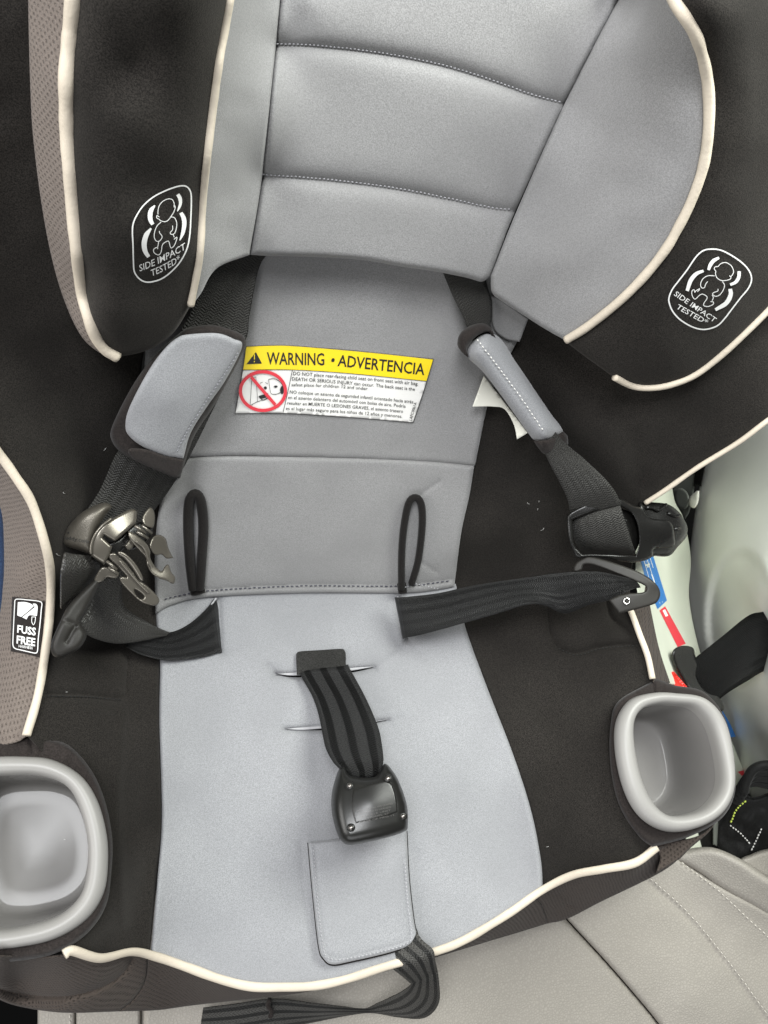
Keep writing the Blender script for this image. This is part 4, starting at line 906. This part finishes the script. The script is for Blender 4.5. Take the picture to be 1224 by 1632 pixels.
patch('clip_frame', z5([(205,530),(215,470),(290,420),(400,375),(540,350),(620,353),(690,395),(760,420),(790,455),(840,500),(960,515),(1000,560),(1012,640),(1015,690),(985,717),(870,722,1),(850,745),(850,782),(790,815),(700,830),(600,822),(520,800),(400,785),(290,795),(250,745),(215,640)]), over(CR, .003), BLKPL, cr_, thick=.007, r=4, drop=.0018, step=4, ostep=2,
      holes=[z5([(244,510,1),(420,445),(600,405,1),(690,460),(735,560),(745,690),(722,780,1),(520,770),(318,768,1),(260,690)])])
patch('clip_core', z5([(600,420,1),(690,460),(735,560),(745,690),(700,775,1),(660,600)]), over(CR, -.006), BLKPL, cr_, thick=.004, r=3, drop=.001, step=4, ostep=2, noise=(9, .003, 31))
# --- buckle tongues
TR = depth_tps([(914,907,.540),(941,887,.538),(1052,943,.528),(987,978,.524),(1000,958,.524),(1019,912,.530),(1043,928,.528)])
tr_ = thing('buckle_tongue', 'charcoal hook-shaped buckle tongue with a steel rivet on the right lap webbing', 'buckle tongue', P(1000., 940., .53), 'buckle tongues')
patch('tongue_body', [(914,909),(917,898),(930,889),(941,887),(979,897),(1019,912),(1043,928),(1052,943),(1049,957),(1036,965,),(987,978,1),(979,968),(970,956,1),(985,949),(1003,945,1),(1017,945),(1027,943),(1030,937),(1021,930),(979,913),(947,901),(931,900),(927,908,1),(920,911)], TR, GREYPL, tr_, thick=.006, r=3.4, drop=.0014, step=3, ostep=2)
rv = [(999 + 6.2 * math.cos(t), 958 + 6.2 * math.sin(t)) for t in np.linspace(0, 2 * math.pi, 16, endpoint=False)]
patch('rivet', rv, over(TR, .0016), STEEL, tr_, thick=.002, r=2.2, drop=.0008, step=2, ostep=1.5, holes=[[(999 + (x - 999) * .5, 958 + (y - 958) * .5) for x, y in rv]])
patch('rivet', [(999 + (x - 999) * .42, 958 + (y - 958) * .42) for x, y in rv], over(TR, .0012), GREYPL, tr_, thick=.002, r=1.5, drop=.0005, step=2, ostep=1.5)
TL = depth_tps([(160,920,.462),(85,1040,.442),(126,1035,.448),(130,970,.455),(100,980,.446)])
tl_ = thing('buckle_tongue', 'black narrow buckle tongue seen edge-on at the left cream piping', 'buckle tongue', P(115., 1000., .46), 'buckle tongues')
patch('tongue_body', [(157,916,1),(161,926),(150,950),(137,976),(129,992),(137,1006),(137,1018),(126,1034),(112,1042),(98,1048),(86,1046),(81,1035),(83,1020),(95,992),(108,967),(130,942)], over(TL, .006), GREYPL, tl_, thick=.007, r=9, drop=.005, step=3, ostep=2, grooves=[([(107,1022),(114,1008),(122,998)], 2.5, .0025), ([(101,988),(117,994)], 2, .0012)])

# --- crotch strap, buckle, pad
CP = depth_tps([(505,1070,.570),(560,1070,.572),(540,1150,.548),(590,1150,.550),(575,1220,.520),(545,1330,.494),(650,1320,.500),(540,1240,.508),(610,1230,.512)])
ct = thing('crotch_strap', 'striped black crotch webbing rising from the upper crotch slot to the buckle', 'harness strap', P(540., 1120., .57), 'harness straps')
strap('webbing', [(474,1060,-.012,556,1058,-.012),(476,1070,.002,556,1064,.002),(484,1085,.004,566,1082,.004),(498,1110,.003,580,1108,.003),(508,1140,.003,593,1136,.003),(514,1170,.003,604,1165,.003),(520,1195,.003,609,1192,.003),(532,1216,.003,611,1211,.003),(545,1228,.000,609,1224,.000),(548,1240,-.006,608,1238,-.006)], CP, WEB, ct, camber=.0035)
patch('strap_tab', [(472,1048),(473,1041),(479,1038),(510,1036),(543,1034),(549,1037),(551,1044),(551,1066,1),(512,1072),(473,1076,1)], over(BASE, .006), TABM, ct, thick=.002, r=2, drop=.0005, step=4, ostep=2)
stitches([[(484,1077),(510,1075),(548,1070)]], over(BASE, .0065), THREADG, ct, pitch=3.4, frac=.6, rad=.0003)
BK = depth_tps([(540,1245,.490),(620,1225,.494),(540,1330,.472),(650,1320,.480),(590,1280,.480)])
z6 = lambda pts: [(480 + p[0] / 4.186, 1190 + p[1] / 4.186) + tuple(p[2:]) for p in pts]
bk = thing('harness_buckle', 'black harness buckle with four rivets, lying face down over the crotch pad', 'harness buckle', P(595., 1285., .48))
bb = patch('buckle_shell', z6([(245,165),(285,140),(320,190),(400,205),(490,200),(535,150),(560,112),(610,160),(660,250),(705,390),(712,520),(690,565),(560,610),(400,645),(320,655),(275,635),(240,580),(205,440),(205,310)]), BK, BUCKPL, bk, thick=.02, r=20, drop=.009, step=4, ostep=2)
patch('buckle_plate', z6([(345,285,1),(450,252),(560,225,1),(600,245),(625,300),(640,380),(645,440,1),(560,470),(480,492),(360,515,1),(340,440),(335,360)]), over(BK, .0004), BUCKPL, bk, thick=.003, r=3, drop=.0009, step=3, ostep=2)
for x, y in ((322,258), (580,210), (332,540), (682,465)):
    cx, cy = z6([(x, y)])[0]; c_ = [(cx + 6.8 * math.cos(t), cy + 6.8 * math.sin(t)) for t in np.linspace(0, 2 * math.pi, 14, endpoint=False)]
    e_ = 0 if x < 650 else -.0025
    patch('rivet_seat', c_, over(BK, .0016 + e_), BUCKPL, bk, thick=.003, r=2.2, drop=.001, step=2, ostep=1.5)
    patch('rivet', [(cx + (a - cx) * .66, cy + (b_ - cy) * .66) for a, b_ in c_], over(BK, .0030 + e_), plain('rivet_steel', (.30, .28, .26), .3, metallic=1) if 'RIV' not in globals() else RIV, bk, thick=.003, r=4, drop=.0016, step=1.5, ostep=1.2)
tl2 = []
for k, (s, a, b_) in enumerate((('PATENTS PENDING AND GRANTED', (372,435), (612,385)), ('ASSEMBLED IN HARNESS', (385,452), (600,408)), ('BUCKLE UNIT', (402,470), (598,428)), ('MODEL 27', (445,480), (585,450)), ('DATE OF MFG 11', (390,510), (618,462)))):
    tl2.append(text_on(s, z6([a])[0], z6([b_])[0], 2.6, None, .0))
print_on('buckle_lettering', tl2, over(BK, .0008), .0004, plain('raised_lettering', (.075, .072, .068), .4), bk)
CPD = over(BASE, lambda x, y: .010 + 0 * np.asarray(x))
cpd = thing('crotch_pad', 'grey padded rectangular crotch flap under the buckle, with stitched border', 'crotch pad', P(575., 1430., .52))
face = patch('pad_face', [(491,1342,1),(540,1337),(648,1322,1),(652,1400),(660,1470),(665,1490),(655,1505),(620,1518),(560,1532),(530,1537),(516,1528),(508,1508),(499,1430)], CPD, GREY, cpd, thick=.010, r=6, drop=.003, step=6, ostep=3, grooves=[([(500,1350),(507,1430),(516,1505),(525,1524),(550,1526),(600,1515),(645,1502),(654,1488),(648,1440),(643,1370)], 4, .0012)])
stitches([[(499,1347),(506,1430),(515,1506),(524,1526),(550,1528),(600,1518),(646,1505),(656,1490),(650,1440),(645,1370)]], CPD, THREAD, face, pitch=6.2, rad=.0004, lift=.0004)
tube('pad_gap_shade', [(491,1343),(499,1430),(508,1509),(516,1529),(530,1538),(560,1533),(620,1519),(655,1506),(665,1490),(660,1470),(652,1400),(648,1324)], over(BASE, .0050), .0006, LOOPM, cpd)  # thin dark tube stands in for the shaded gap around the crotch pad
# --- adjuster strap at the front
bq = lambda x, y: float(BASE(np.array([float(x)]), np.array([float(y)]))[0])
AD = depth_tps([(600,1500,bq(600,1500)),(680,1470,bq(680,1470)),(640,1530,bq(640,1530)-.012),(690,1510,bq(690,1510)-.012),(657,1568,.535),(697,1550,.522),(640,1530,bq(640,1530)-.010),(700,1604,.560),(660,1621,.572),(581,1609,.580),(450,1600,.572),(330,1610,.553),(315,1640,.550),(440,1640,.567)], 1e-5)
ad = thing('adjuster_strap', 'grey-black woven adjuster strap hanging from under the crotch pad onto the leather', 'adjuster strap', P(640., 1590., .56))
strap('webbing', [(590,1510,.0,660,1476,.0),(605,1527,.001,672,1497,.001),(630,1546,.003,690,1514,.004),(652,1564,.002,694,1535,.004),(664,1576,.001,696,1552,.002)], AD, WEBG, ad, camber=.001)
strap('webbing', [(660,1560,.000,691,1520,.000),(653,1571,.003,699,1558,.005),(640,1581,.004,699,1598,.006),(620,1591,.004,676,1621,.005),(600,1600,.004,635,1620,.005),(581,1607,.005,592,1613,.005),(545,1604,.005,550,1618,.006),(500,1599,.006,505,1627,.004),(437,1592,.006,440,1640,.002),(375,1600,.004,378,1650,.002),(324,1606,.002,318,1652,.002)], AD, WEBG, ad, camber=.0015)
tube('strap_seam', [(430,1592),(427,1602),(433,1612),(430,1622)], AD, .0018, BINDING, ad, lift=.009)

# ================================================================== RIGHT SIDE: seat belt, buckle, bag
SBT = depth_tps([(1100,1080,.655),(1142,1116,.650),(1193,979,.690),(1224,970,.70),(1224,1070,.69),(1100,1050,.66),(1071,1043,.648),(1150,1130,.645)])
sb = thing('seat_belt', 'black vehicle seat belt with latch tongue crossing the pale door trim', 'seat belt', P(1160., 1040., .67))
strap('webbing', [(1300,950,0,1300,1040,0),(1224,973,.002,1224,1066,0),(1193,981,.004,1190,1085,.003),(1150,1015,.003,1162,1102,.003),(1110,1047,.0,1142,1117,.0),(1096,1058,-.004,1132,1124,-.004)], SBT, BELT, sb, camber=.004)
patch('latch_tongue', [(1071,1045),(1075,1034),(1088,1029),(1104,1032),(1108,1044),(1112,1056),(1128,1082),(1148,1112),(1154,1128),(1148,1134),(1134,1124),(1118,1108),(1100,1100),(1080,1070)], over(SBT, .004), BLKPL, sb, thick=.008, r=6, drop=.003, step=4, ostep=2)
rb_ = thing('belt_buckle', 'red-buttoned seat belt buckle between the right cup holder and the door', 'belt buckle', P(1078., 1085., .67))
patch('release_button', [(1056,1074,1),(1074,1070,1),(1098,1098,1),(1092,1112,1),(1066,1102,1)], over(SBT, .004), REDB, rb_, thick=.02, r=2.5, drop=.0012, step=4, ostep=2, grooves=[([(1078,1078),(1094,1100)], 2.5, .006)])
patch('buckle_case', [(1050,1080,1),(1064,1070,1),(1104,1100,1),(1098,1120,1),(1060,1112,1)], over(SBT, -.012), BLKPL, rb_, thick=.03, r=2.5, drop=.0012, step=4, ostep=2)
BG = depth_tps([(1145,1310,.705),(1184,1369,.695),(1224,1300,.69),(1180,1270,.69),(1224,1240,.68),(1260,1300,.70)])
bgt = thing('bag', 'black nylon bag with lime and white stitching, behind the leather bolster', 'bag', P(1200., 1320., .70))
patch('bag_body', [(1172,1262),(1150,1302),(1140,1320),(1143,1352),(1180,1380,1),(1300,1380,1),(1300,1240,1),(1230,1262),(1200,1270)], BG, NYLON, bgt, thick=.06, r=9, drop=.01, step=5, noise=(30, .004, 41), ostep=3)
q = catmull([(1184,1262),(1190,1240),(1202,1222),(1222,1218),(1252,1226),(1270,1250)], False, 4)
for k, (off, rr) in enumerate(((0, .004), (9, .0042), (18, .0045), (27, .0045))):
    tube('bag_handle', [(1186 - .45 * off, 1262 + off * .6), (1189 - .4 * off, 1246 + off * .55), (1201 - .25 * off, 1226 + off * .75), (1224, 1219 + off * 1.15), (1262, 1228 + off * 1.3)], over(BG, .022 - .0003 * off), rr, NYLON, bgt)
stitches([[(1189,1276),(1175,1288),(1168,1302),(1163,1315)]], over(BG, .004), LIME, bgt, pitch=5, frac=.85, rad=.0009, lift=.001)
stitches([[(1163,1315),(1181,1329),(1198,1348)], [(1214,1320),(1204,1342),(1195,1359)]], over(BG, .004), LABELW, bgt, pitch=5, frac=.85, rad=.0007, lift=.001)
pk = thing('case', 'dark green-black box beside the black bag, under the right cup holder', 'case', P(1128., 1335., .72))
patch('case_body', [(1108,1318,1),(1144,1308,1),(1143,1350,1),(1118,1354,1)], lambda x, y: 0 * np.asarray(x) + .71, BLKPL, pk, thick=.05, r=4, drop=.004, step=4, ostep=3)
patch('case_edge', [(1136,1312,1),(1145,1308,1),(1143,1349,1),(1136,1346,1)], lambda x, y: 0 * np.asarray(x) + .704, GREYK, pk, thick=.01, r=2, drop=.002, step=4, ostep=3)

# ================================================================== denim leg beyond the left edge
V_, F_ = tube_geo(P(np.array([-70., -62, -58, -60, -66]), np.array([700., 790, 880, 960, 1060]), np.array([.52, .53, .535, .535, .53])), .031, seg=24)
dn = link('denim_trouser_leg', V_, F_, DENIM); tag(dn, 'sliver of blue denim trouser leg beyond the left rim', 'trousers')

# ================================================================== lint on the black cloth
geos = []
for k in range(18):
    if k % 2: x, y = random.uniform(60, 225), random.uniform(620, 1480)
    else: x, y = random.uniform(790, 960), random.uniform(760, 1380)
    L_ = random.uniform(2, 9); th = random.uniform(0, 6.28); cv = random.uniform(-1, 1)
    pts = np.array([(x + L_ * t * math.cos(th + cv * t), y + L_ * t * math.sin(th + cv * t)) for t in (0, .5, 1)])
    geos.append(tube_geo(P(pts[:, 0], pts[:, 1], BASE(pts[:, 0], pts[:, 1]) - .0005), .00014, seg=4))
V_, F_ = join(geos); link('lint', V_, F_, LINT, seat, kind='stuff')
